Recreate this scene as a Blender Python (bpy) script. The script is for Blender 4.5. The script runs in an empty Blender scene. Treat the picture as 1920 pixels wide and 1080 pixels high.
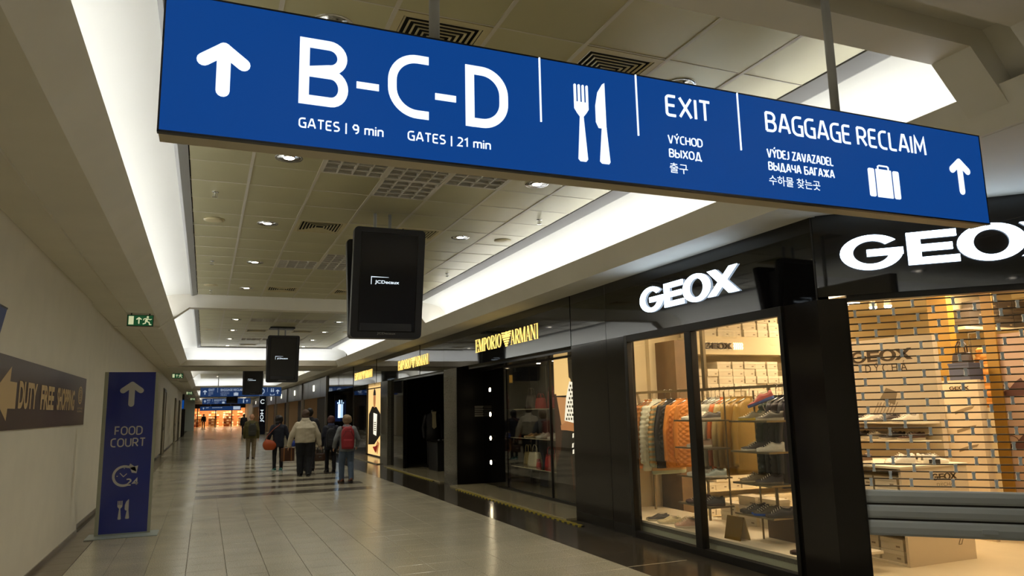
import bpy, bmesh, math, random
from mathutils import Vector, Matrix
random.seed(7)
PI = math.pi
scn = bpy.context.scene
COL = scn.collection

# ------------------------------------------------------------------ camera
def cam_axes(yaw, pitch, roll):
    f = Vector((math.sin(yaw)*math.cos(pitch), math.cos(yaw)*math.cos(pitch), math.sin(pitch)))
    r = Vector((math.cos(yaw), -math.sin(yaw), 0)); u = r.cross(f)
    r2 = math.cos(roll)*r + math.sin(roll)*u; u2 = -math.sin(roll)*r + math.cos(roll)*u
    return r2, u2, f
cam_d = bpy.data.cameras.new('camera'); cam = bpy.data.objects.new('camera', cam_d); COL.objects.link(cam)
_r, _u, _f = cam_axes(math.radians(22.63776), math.radians(9.33708), math.radians(-1.20206))
_m = Matrix((_r, _u, -_f)).transposed().to_4x4(); _m.translation = Vector((0, 0, 1.6))
cam.matrix_world = _m
cam_d.sensor_width = 36.0; cam_d.lens = 36.0*1373.77/1920.0; cam_d.clip_end = 400; cam_d.clip_start = 0.05
scn.camera = cam
# ------------------------------------------------------------------ world and exposure
w = bpy.data.worlds.new('world'); scn.world = w; w.use_nodes = True
w.node_tree.nodes['Background'].inputs[0].default_value = (0.05, 0.045, 0.035, 1)
w.node_tree.nodes['Background'].inputs[1].default_value = 0.4
scn.view_settings.view_transform = 'Standard'; scn.view_settings.look = 'None'
scn.view_settings.exposure = 0.0; scn.view_settings.gamma = 1.0
scn.view_settings.use_curve_mapping = False
SPOT = 88.0         # watts of each downlight beam
COVE = 11.5          # brightness of the tubes in the coves
DOWN = 12.0         # brightness of the recessed downlights
SHOP = 28.0          # brightness of the unseen panels added to light the shoe shop

# ------------------------------------------------------------------ materials
def hexc(h):
    h = h.lstrip('#'); c = [int(h[i:i+2], 16)/255 for i in (0, 2, 4)]
    return tuple(((v/12.92) if v <= .04045 else ((v+.055)/1.055)**2.4) for v in c)
MATS = {}
def mat(name, col, rough=.55, metal=0., spec=.5, noise=None, bump=None, emit=0., coat=0., alpha=None):
    if name in MATS: return MATS[name]
    if isinstance(col, str): col = hexc(col)
    m = bpy.data.materials.new(name); m.use_nodes = True; MATS[name] = m
    nt = m.node_tree; b = nt.nodes['Principled BSDF']
    b.inputs['Base Color'].default_value = (*col, 1); b.inputs['Roughness'].default_value = rough
    b.inputs['Metallic'].default_value = metal; b.inputs['Specular IOR Level'].default_value = spec
    if coat: b.inputs['Coat Weight'].default_value = coat; b.inputs['Coat Roughness'].default_value = .03
    if emit:
        b.inputs['Emission Color'].default_value = (*col, 1); b.inputs['Emission Strength'].default_value = emit
    if noise or bump:
        tc = nt.nodes.new('ShaderNodeTexCoord')
    if noise:
        sc, amt = noise
        n = nt.nodes.new('ShaderNodeTexNoise'); n.inputs['Scale'].default_value = sc; n.inputs['Detail'].default_value = 4
        nt.links.new(tc.outputs['Object'], n.inputs['Vector'])
        r = nt.nodes.new('ShaderNodeMapRange'); r.inputs['From Min'].default_value = .3; r.inputs['From Max'].default_value = .7
        r.inputs['To Min'].default_value = 1-amt; r.inputs['To Max'].default_value = 1+amt
        nt.links.new(n.outputs['Fac'], r.inputs['Value'])
        x = nt.nodes.new('ShaderNodeMix'); x.data_type = 'RGBA'; x.blend_type = 'MULTIPLY'; x.inputs[0].default_value = 1
        x.inputs[6].default_value = (*col, 1); nt.links.new(r.outputs['Result'], x.inputs[7])
        nt.links.new(x.outputs[2], b.inputs['Base Color'])
    if bump:
        sc, st = bump
        n2 = nt.nodes.new('ShaderNodeTexNoise'); n2.inputs['Scale'].default_value = sc; n2.inputs['Detail'].default_value = 3
        nt.links.new(tc.outputs['Object'], n2.inputs['Vector'])
        bp = nt.nodes.new('ShaderNodeBump'); bp.inputs['Strength'].default_value = st; bp.inputs['Distance'].default_value = .01
        nt.links.new(n2.outputs['Fac'], bp.inputs['Height']); nt.links.new(bp.outputs['Normal'], b.inputs['Normal'])
    return m
def emat(name, col, strength):
    if name in MATS: return MATS[name]
    if isinstance(col, str): col = hexc(col)
    m = bpy.data.materials.new(name); m.use_nodes = True; MATS[name] = m
    nt = m.node_tree; b = nt.nodes['Principled BSDF']
    b.inputs['Base Color'].default_value = (*[c*.5 for c in col], 1); b.inputs['Roughness'].default_value = .4
    b.inputs['Emission Color'].default_value = (*col, 1); b.inputs['Emission Strength'].default_value = strength
    return m
def glassmat(name, tint=(1, 1, 1), gloss=(1, 1, 1), ior=1.5, rough=0.):
    m = bpy.data.materials.new(name); m.use_nodes = True; MATS[name] = m
    nt = m.node_tree; nt.nodes.clear()
    o = nt.nodes.new('ShaderNodeOutputMaterial'); mx = nt.nodes.new('ShaderNodeMixShader')
    t = nt.nodes.new('ShaderNodeBsdfTransparent'); t.inputs[0].default_value = (*tint, 1)
    g = nt.nodes.new('ShaderNodeBsdfGlossy'); g.inputs['Color'].default_value = (*gloss, 1); g.inputs['Roughness'].default_value = rough
    lw = nt.nodes.new('ShaderNodeLayerWeight'); lw.inputs['Blend'].default_value = .5
    p5 = nt.nodes.new('ShaderNodeMath'); p5.operation = 'POWER'; p5.inputs[1].default_value = 5; nt.links.new(lw.outputs['Facing'], p5.inputs[0])
    ma = nt.nodes.new('ShaderNodeMath'); ma.operation = 'MULTIPLY_ADD'; ma.inputs[1].default_value = .95; ma.inputs[2].default_value = ((ior-1)/(ior+1))**2
    nt.links.new(p5.outputs[0], ma.inputs[0]); nt.links.new(ma.outputs[0], mx.inputs[0])
    nt.links.new(t.outputs[0], mx.inputs[1]); nt.links.new(g.outputs[0], mx.inputs[2])
    nt.links.new(mx.outputs[0], o.inputs[0]); return m

# ------------------------------------------------------------------ mesh helpers
class MB:
    def __init__(s): s.v = []; s.f = []
    def add(s, vs, fs):
        k = len(s.v); s.v += [tuple(v) for v in vs]; s.f += [tuple(i+k for i in f) for f in fs]; return s
    def box(s, x0, x1, y0, y1, z0, z1):
        return s.add([(x0,y0,z0),(x1,y0,z0),(x1,y1,z0),(x0,y1,z0),(x0,y0,z1),(x1,y0,z1),(x1,y1,z1),(x0,y1,z1)],
                     [(0,3,2,1),(4,5,6,7),(0,1,5,4),(1,2,6,5),(2,3,7,6),(3,0,4,7)])
    def bbox(s, x0, x1, y0, y1, z0, z1, b=.01):   # box with chamfered long edges (all 12)
        bm = bmesh.new(); bmesh.ops.create_cube(bm, size=1)
        for v in bm.verts:
            v.co = Vector(((x0+x1)/2+v.co.x*(x1-x0), (y0+y1)/2+v.co.y*(y1-y0), (z0+z1)/2+v.co.z*(z1-z0)))
        bmesh.ops.bevel(bm, geom=bm.edges[:], offset=b, segments=2, affect='EDGES', profile=.6)
        bm.verts.index_update()
        s.add([v.co for v in bm.verts], [[v.index for v in f.verts] for f in bm.faces]); bm.free(); return s
    def prism(s, poly, fn, d0, d1):               # poly of 2d points, fn(u,v,d) -> 3d
        n = len(poly)
        return s.add([fn(u, v, d0) for u, v in poly]+[fn(u, v, d1) for u, v in poly],
                     [tuple(range(n))[::-1], tuple(range(n, 2*n))]+[(i, (i+1) % n, n+(i+1) % n, n+i) for i in range(n)])
    def loft(s, rings, cap=True, close=True):
        n = len(rings[0]); vs = [p for r in rings for p in r]; fs = []
        for a in range(len(rings)-1):
            for i in range(n if close else n-1):
                fs.append((a*n+i, a*n+(i+1) % n, (a+1)*n+(i+1) % n, (a+1)*n+i))
        if cap: fs += [tuple(range(n))[::-1], tuple(range((len(rings)-1)*n, len(rings)*n))]
        return s.add(vs, fs)
    def tube(s, path, r, n=8, cap=True):
        P_ = [Vector(p) for p in path]; rings = []
        rr = r if isinstance(r, (list, tuple)) else [r]*len(P_)
        ref = None
        for i, p in enumerate(P_):
            t = (P_[min(i+1, len(P_)-1)]-P_[max(i-1, 0)]).normalized()
            if ref is None: ref = Vector((0, 0, 1)) if abs(t.z) < .9 else Vector((1, 0, 0))
            a = t.cross(ref); a = a.normalized() if a.length > 1e-6 else Vector((1, 0, 0)); b = t.cross(a); ref = -b if False else ref
            rings.append([p+rr[i]*(math.cos(2*PI*k/n)*a+math.sin(2*PI*k/n)*b) for k in range(n)])
        return s.loft(rings, cap)
    def cyl(s, c, r, z0, z1, n=20, r1=None):
        r1 = r if r1 is None else r1
        return s.loft([[(c[0]+r*math.cos(2*PI*k/n), c[1]+r*math.sin(2*PI*k/n), z0) for k in range(n)],
                       [(c[0]+r1*math.cos(2*PI*k/n), c[1]+r1*math.sin(2*PI*k/n), z1) for k in range(n)]])
    def lathe(s, c, prof, n=20, cap=True):
        return s.loft([[(c[0]+r*math.cos(2*PI*k/n), c[1]+r*math.sin(2*PI*k/n), c[2]+z) for k in range(n)] for r, z in prof], cap)
    def ellip(s, c, rx, ry, rz, n=12, m=8):
        rings = []
        for j in range(m+1):
            a = -PI/2+PI*j/m; q = max(math.cos(a), .02)
            rings.append([(c[0]+rx*q*math.cos(2*PI*k/n), c[1]+ry*q*math.sin(2*PI*k/n), c[2]+rz*math.sin(a)) for k in range(n)])
        return s.loft(rings)
    def capsule(s, a, b, ra, rb, n=12, fx=1.):
        a, b = Vector(a), Vector(b); t = b-a; L = t.length; t = t/L if L > 1e-6 else Vector((0, 0, 1))
        ref = Vector((1, 0, 0)) if abs(t.x) < .8 else Vector((0, 1, 0))
        y = t.cross(ref).normalized(); x = y.cross(t); rings = []
        for ang in (-85, -60, -30, 0):
            q = math.radians(ang); rings.append((a+t*ra*math.sin(q), ra*math.cos(q)))
        for ang in (0, 30, 60, 85):
            q = math.radians(ang); rings.append((b+t*rb*math.sin(q), rb*math.cos(q)))
        return s.loft([[c+r*(fx*math.cos(2*PI*k/n)*x+math.sin(2*PI*k/n)*y) for k in range(n)] for c, r in rings])
    def mesh(s, name, m=None, smooth=False, recalc=True):
        me = bpy.data.meshes.new(name); me.from_pydata(s.v, [], s.f)
        if recalc:
            bm = bmesh.new(); bm.from_mesh(me); bmesh.ops.recalc_face_normals(bm, faces=bm.faces[:]); bm.to_mesh(me); bm.free()
        if m: me.materials.append(MATS[m] if isinstance(m, str) else m)
        if smooth: me.polygons.foreach_set('use_smooth', [True]*len(me.polygons))
        me.update(); return me
    def build(s, name, m, parent=None, loc=None, rz=None, smooth=False):
        return obj(name, s.mesh(name, m, smooth), parent, loc, rz)
def obj(name, me, parent=None, loc=None, rz=None):
    o = bpy.data.objects.new(name, me); COL.objects.link(o)
    if parent is not None: o.parent = parent
    if loc is not None: o.location = loc
    if rz is not None: o.rotation_euler = (0, 0, rz)
    return o
LABELS = {}
def tag(o, label, cat, group=None, kind=None):
    if label: o['label'] = label
    if cat: o['category'] = cat
    if group: o['group'] = group
    if kind: o['kind'] = kind
    if cat: LABELS.setdefault(label, []).append(o.name)
    return o
def thing(name, label, cat, loc=(0, 0, 0), rz=0, group=None):
    o = bpy.data.objects.new(name, None); o.empty_display_size = .1; COL.objects.link(o)
    o.location = loc; o.rotation_euler = (0, 0, rz)
    return tag(o, label, cat, group)
def struct(name, mb, m, parent=None, smooth=False):
    o = mb.build(name, m, parent, smooth=smooth)
    if parent is None: o['kind'] = 'structure'
    return o
def copy_tree(o, parent=None):
    c = o.copy(); COL.objects.link(c); c.parent = parent
    if parent is not None: c.matrix_parent_inverse = o.matrix_parent_inverse.copy()
    for ch in o.children: copy_tree(ch, c)
    return c
# ------------------------------------------------------------------ flat shapes on a plane
class Plane:          # origin, unit vectors along the writing (u), up (v) and out of the surface (n)
    def __init__(s, o, u, n): s.o = Vector(o); s.u = Vector(u).normalized(); s.v = Vector((0, 0, 1)); s.n = Vector(n).normalized()
    def __call__(s, a, b, d=0.): return tuple(s.o+a*s.u+b*s.v+d*s.n)
def arc(cx, cy, rx, ry, a0, a1, n=16):
    return [(cx+rx*math.cos(math.radians(a0+(a1-a0)*i/n)), cy+ry*math.sin(math.radians(a0+(a1-a0)*i/n))) for i in range(n+1)]
_lay = 0
def ribbon(mb, pts, w, pl, d=.004, d0=0., caps=False):
    """a band of width w along pts, mitred, as a thin solid on plane pl"""
    global _lay; _lay = (_lay+1) % 30; d += 2e-5*_lay      # overlapping strokes never share a face
    pts = [Vector(p) for p in pts]
    pts = [p for i, p in enumerate(pts) if i == 0 or (p-pts[i-1]).length > 1e-5]; n = len(pts); L = []; R = []
    for i, p in enumerate(pts):
        a = (pts[i]-pts[i-1]).normalized() if i else (pts[1]-pts[0]).normalized()
        b = (pts[i+1]-pts[i]).normalized() if i < n-1 else a
        na = Vector((-a.y, a.x)); nb = Vector((-b.y, b.x)); m = na+nb
        m = m.normalized() if m.length > 1e-5 else na
        k = w/2/max(m.dot(na), .45)
        L.append(p+m*k); R.append(p-m*k)
    for i in range(n-1):
        mb.prism([L[i], R[i], R[i+1], L[i+1]], pl, d0, d)
    if caps:
        for p in (pts[0], pts[-1]):
            d += 2e-5
            mb.prism([(p.x+w/2*math.cos(2*PI*k/14), p.y+w/2*math.sin(2*PI*k/14)) for k in range(14)], pl, d0, d)
    return mb
def ring(mb, cx, cy, rx, ry, tx, ty, pl, d=.004, a0=0, a1=360, n=28, d0=0.):
    for i in range(n):
        p = math.radians(a0+(a1-a0)*i/n); q = math.radians(a0+(a1-a0)*(i+1)/n)
        mb.prism([(cx+rx*math.cos(p), cy+ry*math.sin(p)), (cx+rx*math.cos(q), cy+ry*math.sin(q)),
                  (cx+(rx-tx)*math.cos(q), cy+(ry-ty)*math.sin(q)), (cx+(rx-tx)*math.cos(p), cy+(ry-ty)*math.sin(p))], pl, d0, d)
    return mb
_TXT = {}
BENCH = bpy.data.scenes.new('workbench')      # small empty scene in which shapes are baked, removed at the end
def baked(o):
    BENCH.collection.objects.link(o)
    vl = BENCH.view_layers[0]; vl.update(); dg = vl.depsgraph; dg.update()
    me = bpy.data.meshes.new_from_object(o.evaluated_get(dg), depsgraph=dg)
    BENCH.collection.objects.unlink(o); return me
def text2d(s, off=0.):
    key = (s, off)
    if key in _TXT: return _TXT[key]
    cu = bpy.data.curves.new('t', 'FONT'); cu.body = s; cu.resolution_u = 4; cu.offset = off; cu.fill_mode = 'BOTH'
    o = bpy.data.objects.new('t', cu); me = baked(o)
    vs = [(v.co.x, v.co.y) for v in me.vertices]; fs = [tuple(p.vertices) for p in me.polygons]
    bpy.data.meshes.remove(me); bpy.data.objects.remove(o); bpy.data.curves.remove(cu)
    _TXT[key] = (vs, fs); return vs, fs
def text(mb, s, box, pl, d=.003, off=0., keep=False, flip=False):
    """letters fitted into box (u0,u1,v0,v1) on plane pl"""
    vs, fs = text2d(s, off)
    if not vs: return mb
    x0 = min(v[0] for v in vs); x1 = max(v[0] for v in vs); y0 = min(v[1] for v in vs); y1 = max(v[1] for v in vs)
    u0, u1, v0, v1 = box; sx = (u1-u0)/(x1-x0); sy = (v1-v0)/(y1-y0)
    mb.add([pl(u0+(x-x0)*sx, v0+(y-y0)*sy, d) for x, y in vs], fs); return mb
def letters(name, items, pl, m, parent, d=.003, off=0.):
    mb = MB()
    for s, box in items: text(mb, s, box, pl, d, off)
    me = mb.mesh(name, m, recalc=False); return obj(name, me, parent)
# ================================================================== materials of the place
def granite(name, col, col2, rough, scale=90, joints=None, mort='#55503f'):
    m = mat(name, col, rough); nt = m.node_tree; b = nt.nodes['Principled BSDF']
    tc = nt.nodes.new('ShaderNodeTexCoord')
    n = nt.nodes.new('ShaderNodeTexNoise'); n.inputs['Scale'].default_value = scale; n.inputs['Detail'].default_value = 2
    n2 = nt.nodes.new('ShaderNodeTexNoise'); n2.inputs['Scale'].default_value = 1.3; n2.inputs['Detail'].default_value = 3
    geo = nt.nodes.new('ShaderNodeNewGeometry')
    nt.links.new(geo.outputs['Position'], n.inputs['Vector']); nt.links.new(geo.outputs['Position'], n2.inputs['Vector'])
    cr = nt.nodes.new('ShaderNodeValToRGB'); cr.color_ramp.elements[0].position = .35; cr.color_ramp.elements[1].position = .65
    cr.color_ramp.elements[0].color = (*hexc(col), 1); cr.color_ramp.elements[1].color = (*hexc(col2), 1)
    nt.links.new(n.outputs['Fac'], cr.inputs['Fac'])
    mx = nt.nodes.new('ShaderNodeMix'); mx.data_type = 'RGBA'; mx.blend_type = 'MULTIPLY'; mx.inputs[0].default_value = 1
    r = nt.nodes.new('ShaderNodeMapRange'); r.inputs['To Min'].default_value = .82; r.inputs['To Max'].default_value = 1.15
    nt.links.new(n2.outputs['Fac'], r.inputs['Value']); nt.links.new(cr.outputs['Color'], mx.inputs[6]); nt.links.new(r.outputs['Result'], mx.inputs[7])
    out = mx.outputs[2]
    if joints:
        bt = nt.nodes.new('ShaderNodeTexBrick'); bt.offset = 0; bt.inputs['Scale'].default_value = 1
        bt.inputs['Brick Width'].default_value = joints; bt.inputs['Row Height'].default_value = joints; bt.inputs['Mortar Size'].default_value = .006
        bt.inputs['Mortar'].default_value = (*hexc(mort), 1); nt.links.new(geo.outputs['Position'], bt.inputs['Vector'])
        nt.links.new(out, bt.inputs['Color1']); nt.links.new(out, bt.inputs['Color2']); out = bt.outputs['Color']
    nt.links.new(out, b.inputs['Base Color'])
    rr = nt.nodes.new('ShaderNodeMapRange'); rr.inputs['To Min'].default_value = rough*.8; rr.inputs['To Max'].default_value = rough*1.25
    nt.links.new(n2.outputs['Fac'], rr.inputs['Value']); nt.links.new(rr.outputs['Result'], b.inputs['Roughness'])
    return m
granite('granite', '#8d866f', '#b3ac95', .2)
granite('granite_far', '#8d866f', '#b3ac95', .2, joints=.39)
granite('granite_dark', '#2b261e', '#484135', .14)
granite('granite_inlay', '#4b4438', '#645c4d', .18)
granite('granite_border', '#5f5442', '#7a6e59', .24)
granite('marble_step', '#8f8568', '#9a9074', .12, scale=40)
granite('stone_pilaster', '#57544a', '#6b675a', .12, scale=30)
mat('grout', '#4b4636', .8)
mat('wall_paint', '#d5ceb9', .6, noise=(3, .03))
mat('plaster', '#e4e0d3', .7, noise=(2, .03))
mat('plaster_soffit', '#e2ddcc', .7, noise=(2, .03))
mat('cove_white', '#e9eae2', .8)
mat('ceil_tile', '#bdb890', .36, metal=.3, noise=(.8, .08), bump=(220, .05))
mat('ceil_bar', '#c9c3b2', .5)
mat('ceil_frame', '#9a9b96', .5)
mat('ceil_void', '#141310', .9)
mat('vent_cream', '#c4b88c', .45)
mat('grille_white', '#cfcabc', .5)
mat('black_gloss', '#0d0c0c', .035, spec=.6, coat=.1)
mat('black_frame', '#141210', .35)
mat('black_matte', '#0b0a09', .6)
mat('black_panel', '#1f1b17', .12, spec=.4)
mat('chrome', '#c9c9c6', .18, metal=1)
mat('steel', '#8f8f8b', .32, metal=1)
mat('rod_grey', '#b3b3b0', .5)
emat('tube', '#f4f5ff', COVE)
emat('down_lamp', '#fff3dc', DOWN)
glassmat('shop_glass', (.97, .97, .95))

XL, XR = -1.6, 5.0
# ================================================================== floor
fl = struct('floor', MB().box(XL-.4, 14, -8, 125, -.25, -.006), 'grout')
colx = [XL] + [-.115+.39*k for k in range(-3, 11)] + [4.0]
rowy = [10.97+.39*k for k in range(-12, 9)]
_tm = {}
def tile_mesh(w, d, m, t=.006, gap=.004):
    k = (round(w, 3), round(d, 3), m)
    if k not in _tm:
        a, b = w/2-gap/2, d/2-gap/2; e = .0025
        _tm[k] = MB().add([(-a,-b,-t),(a,-b,-t),(a,b,-t),(-a,b,-t),(-a,-b,-e),(a,-b,-e),(a,b,-e),(-a,b,-e),(-a+e,-b+e,0),(a-e,-b+e,0),(a-e,b-e,0),(-a+e,b-e,0)],
             [(0,1,5,4),(1,2,6,5),(2,3,7,6),(3,0,4,7),(4,5,9,8),(5,6,10,9),(6,7,11,10),(7,4,8,11),(8,9,10,11)]).mesh('floor_tile', m)
    return _tm[k]
for j in range(len(rowy)-1):
    for i in range(len(colx)-1):
        w_ = colx[i+1]-colx[i]
        obj('floor_tile', tile_mesh(w_, .39, 'granite_border' if i == 0 else 'granite'), fl, ((colx[i]+colx[i+1])/2, (rowy[j]+rowy[j+1])/2, 0))
far = MB(); farb = MB(); bands = [(15.75, 16.36), (17.1, 17.68), (18.55, 19.15), (20.2, 20.8), (21.9, 22.5), (23.55, 24.15), (25.3, 25.9)]
y = rowy[-1]
while y < 32:
    for i in range(len(colx)-1):
        a, b = colx[i]+.002, colx[i+1]-.002
        segs = [(y+.002, y+.388)]
        if a > -.13 and b < 3.5:
            for b0, b1 in bands:
                out = []
                for s0, s1 in segs:
                    if s1 <= b0 or s0 >= b1: out.append((s0, s1)); continue
                    if s0 < b0-.01: out.append((s0, b0-.003))
                    if s1 > b1+.01: out.append((b1+.003, s1))
                segs = out
        for s0, s1 in segs: (farb if i == 0 else far).box(a, b, s0, s1, -.006, 0)
    y += .39
o = far.build('floor_tiles_beyond', 'granite', fl); o['kind'] = 'stuff'
o = farb.build('border_tiles_beyond', 'granite_border', fl); o['kind'] = 'stuff'
y_far = y
for b0, b1 in bands:
    MB().box(-.113, 3.393, b0, b1, -.006, 0).build('inlay_strip', 'granite_inlay', fl)
MB().box(XL, 4.0, y_far, 125, -.006, 0).build('floor_granite', 'granite_far', fl)
MB().box(XL, 4.0, -8, rowy[0], -.006, 0).build('floor_granite', 'granite_far', fl)
for k in range(38):    # dark slabs along the shop fronts
    y0 = 3.4+.8*k
    MB().box(4.003, 4.4, y0, y0+.797, -.006, 0).build('dark_slab', 'granite_dark', fl)
    MB().box(4.403, 5.02, y0, y0+.797, -.006, 0).build('dark_slab', 'granite_dark', fl)
MB().box(4.0, 9, -8, 3.397, -.006, 0).build('floor_granite', 'granite_dark', fl)
MB().box(4.006, 4.716, 6.715, 6.73, -.004, .0006).build('light_joint', 'granite', fl)
MB().box(4.0, 5.0, 33.8, 125, -.006, 0).build('floor_granite', 'granite_far', fl)

# ================================================================== walls
wl = struct('wall_left', MB().box(XL-.25, XL, -8, 12.2, 0, 3.6).box(XL-.25, XL-.05, 12.2, 62, 0, 3.6), 'wall_paint')
struct('baseboard_left', MB().box(XL, XL+.012, -8, 12.2, 0, .055).box(XL-.05, XL-.038, 12.2, 34.2, 0, .08).box(XL-.05, XL-.038, 36, 47, 0, .08), 'granite_border')
struct('wall_back', MB().box(XL-.25, 13, -8.2, -8, 0, 4.2), 'wall_paint')
struct('wall_right_near', MB().box(9.0, 9.2, -8, .93, 0, 4.2), 'wall_paint')

# ================================================================== ceiling: side soffits, coves, ribs
CZ = 3.93
def prism_y(prof, y0, y1): return MB().prism(prof, lambda a, b, d: (a, d, b), y0, y1)
ceil = struct('ceiling', MB().box(XL-.4, 14, -8, 125, 4.12, 4.3), 'plaster')
Y_END = 106
prism_y([(XL-.1, 3.28), (-1.275, 3.28), (-1.275, 3.6), (XL-.1, 3.6)], -8, Y_END).build('wall_soffit', 'plaster_soffit', ceil)
prism_y([(-1.275, 3.305), (-.86, 3.30), (-.65, 3.49), (-.67, 3.5), (-.88, 3.36), (-1.275, 3.36)], -8, Y_END).build('soffit_edge', 'plaster', ceil)
prism_y([(5.0, 3.255), (4.53, 3.265), (4.385, 3.49), (4.405, 3.5), (4.56, 3.36), (5.3, 3.36), (5.3, 3.255)], 4.9, Y_END).build('soffit_edge', 'plaster', ceil)
prism_y([(9.2, 3.255), (4.53, 3.265), (4.385, 3.49), (4.405, 3.5), (4.56, 3.36), (9.2, 3.36)], -8, 4.9).build('soffit_edge', 'plaster', ceil)
def cove_prof(s):      # concave white back of the cove, from trough to ceiling edge
    if s < 0: return [(-1.16, 3.36), (-1.16, 3.58), (-1.08, 3.74), (-.9, 3.86), (-.62, 3.925), (-.35, 3.945)]
    return [(4.86, 3.36), (4.86, 3.58), (4.82, 3.74), (4.7, 3.86), (4.48, 3.925), (4.22, 3.945)]
def sheet(prof, y0, y1, th=.02):
    return prof + [(a, b+th) if i else (a+.0, b) for i, (a, b) in enumerate(prof)][::-1]
RUNS = [(-8, 1.7, False, True), (3.0, 15.5, False, True), (15.78, 27.75, True, True), (31.3, 40.8, False, True), (41.1, 52.8, True, True), (56.4, 65.8, False, True), (66.1, 77.8, True, True), (81.4, 103, True, True)]
for y0, y1, lit_end, lit in RUNS:
    for s in (-1, 1):
        p = cove_prof(s); mb = MB()
        mb.loft([[(a, yy, b) for yy in (y0, y1)] for a, b in p], cap=False, close=False)
        o = mb.build('cove_panel', 'cove_white', ceil, smooth=True)
        if lit and y0 < 95:
            xx = -.98 if s < 0 else 4.7
            n = max(1, round((y1-y0)/3.0)); L = (y1-y0)/n
            for k in range(n):
                MB().box(xx-.02, xx+.02, y0+k*L+.02, y0+(k+1)*L-.02, 3.385, 3.425).build('tube_lamp', 'tube', ceil)
    if lit_end:      # lit end: trough across the hall and a white slope
        e = y1
        MB().prism([(e+.12, 3.30), (e-.02, 3.49), (e, 3.5), (e+.16, 3.36), (e+.6, 3.36), (e+.6, 3.30)], lambda a, b, d: (d, a, b), -.86, 4.53).build('soffit_edge', 'plaster', ceil)
        q = [(e+.5, 3.36), (e+.5, 3.58), (e+.43, 3.74), (e+.28, 3.86), (e+.02, 3.925), (e-.3, 3.945)]
        MB().loft([[(xx, a, b) for xx in (-1.16, 4.86)] for a, b in q], cap=False, close=False).build('cove_panel', 'cove_white', ceil, smooth=True)
        if y0 < 95:
            for k in range(2):
                MB().box(-.6+2.45*k, 1.8+2.45*k, e+.2, e+.24, 3.385, 3.425).build('tube_lamp', 'tube', ceil)
def rib(y0, y1, zt=3.68, drop=3.262, up=0.):
    pr = [(XL-.1, drop), (-.9, drop), (-.375-up, zt), (4.24+up, zt), (4.56, drop), (5.25, drop-.01), (5.25, 4.12), (XL-.1, 4.12)]
    return prism_y(pr, y0, y1).build('ceiling_rib', 'plaster', ceil)
rib(15.5, 15.78); rib(40.8, 41.1); rib(65.8, 66.1)
pr = [(XL-.1, 3.262), (-.9, 3.262), (-.375, 3.70), (4.17, 3.70), (4.56, 3.262), (9, 3.25), (9, 4.12), (XL-.1, 4.12)]
prism_y(pr, 2.74, 3.0).build('ceiling_rib', 'plaster', ceil)
pr2 = [(XL-.1, 3.3), (-.9, 3.3), (-.5, 3.83), (4.3, 3.83), (4.7, 3.3), (9, 3.3), (9, 4.12), (XL-.1, 4.12)]
prism_y(pr2, 2.5, 2.74).build('ceiling_rib', 'plaster', ceil)
prism_y(pr, 1.7, 2.5).build('ceiling_rib', 'plaster', ceil)
for a, b in ((27.9, 31.3), (52.95, 56.4), (77.95, 81.4)):   # wide flat beams
    MB().box(-1.275, 4.6, a+.05, b, 3.30, 3.36).box(-1.275, 4.9, a+.5, b, 3.36, 4.12).build('ceiling_beam', 'plaster', ceil)
    MB().box(-1.275, 5.0, a+.25, a+.55, 3.27, 3.31).build('ceiling_rib', 'plaster', ceil)
MB().box(-1.275, 5.2, 103, 106, 3.0, 4.12).build('ceiling_beam', 'plaster', ceil)

# ceiling tiles on a light grid
gx = [-.24, .31, .94, 1.57, 2.20, 2.83, 3.46, 4.03]
CT = CZ+.012
special = {}
def coffer_pattern(yc, name):
    for ix in (2, 4): special[(name, ix, yc)] = 'diff'
rows1 = [3.29+.64*k for k in range(20)]; rows1[0] = 3.0; rows1[-1] = 15.5
rows2 = [15.96+.64*k for k in range(19)]; rows2[0] = 15.78; rows2[-1] = 27.45
def row_of(rows, y):
    return max(i for i in range(len(rows)-1) if rows[i] <= y+1e-6)
skip1 = {}; skip2 = {}
for yd in (4.25, 9.37, 14.49):
    for ix in (2, 4): skip1[(row_of(rows1, yd), ix)] = 'diff'
for yd in (6.81, 11.93):
    for ix in (2, 3, 4): skip1[(row_of(rows1, yd), ix)] = 'egg'
skip1[(row_of(rows1, 7.45), 3)] = 'egg'; skip1[(row_of(rows1, 11.3), 3)] = 'egg'
for yd in (22.04, 26.5):
    for ix in (2, 4): skip2[(row_of(rows2, yd), ix)] = 'diff'
for yd in (19.48, 24.6):
    for ix in (2, 3, 4): skip2[(row_of(rows2, yd), ix)] = 'egg'
_ct = {}
def ctile(w_, d_):
    k = (round(w_, 3), round(d_, 3))
    if k not in _ct: _ct[k] = MB().box(-w_/2+.011, w_/2-.011, -d_/2+.006, d_/2-.006, 0, .012).mesh('ceiling_tile', 'ceil_tile')
    return _ct[k]
slots = []
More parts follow.
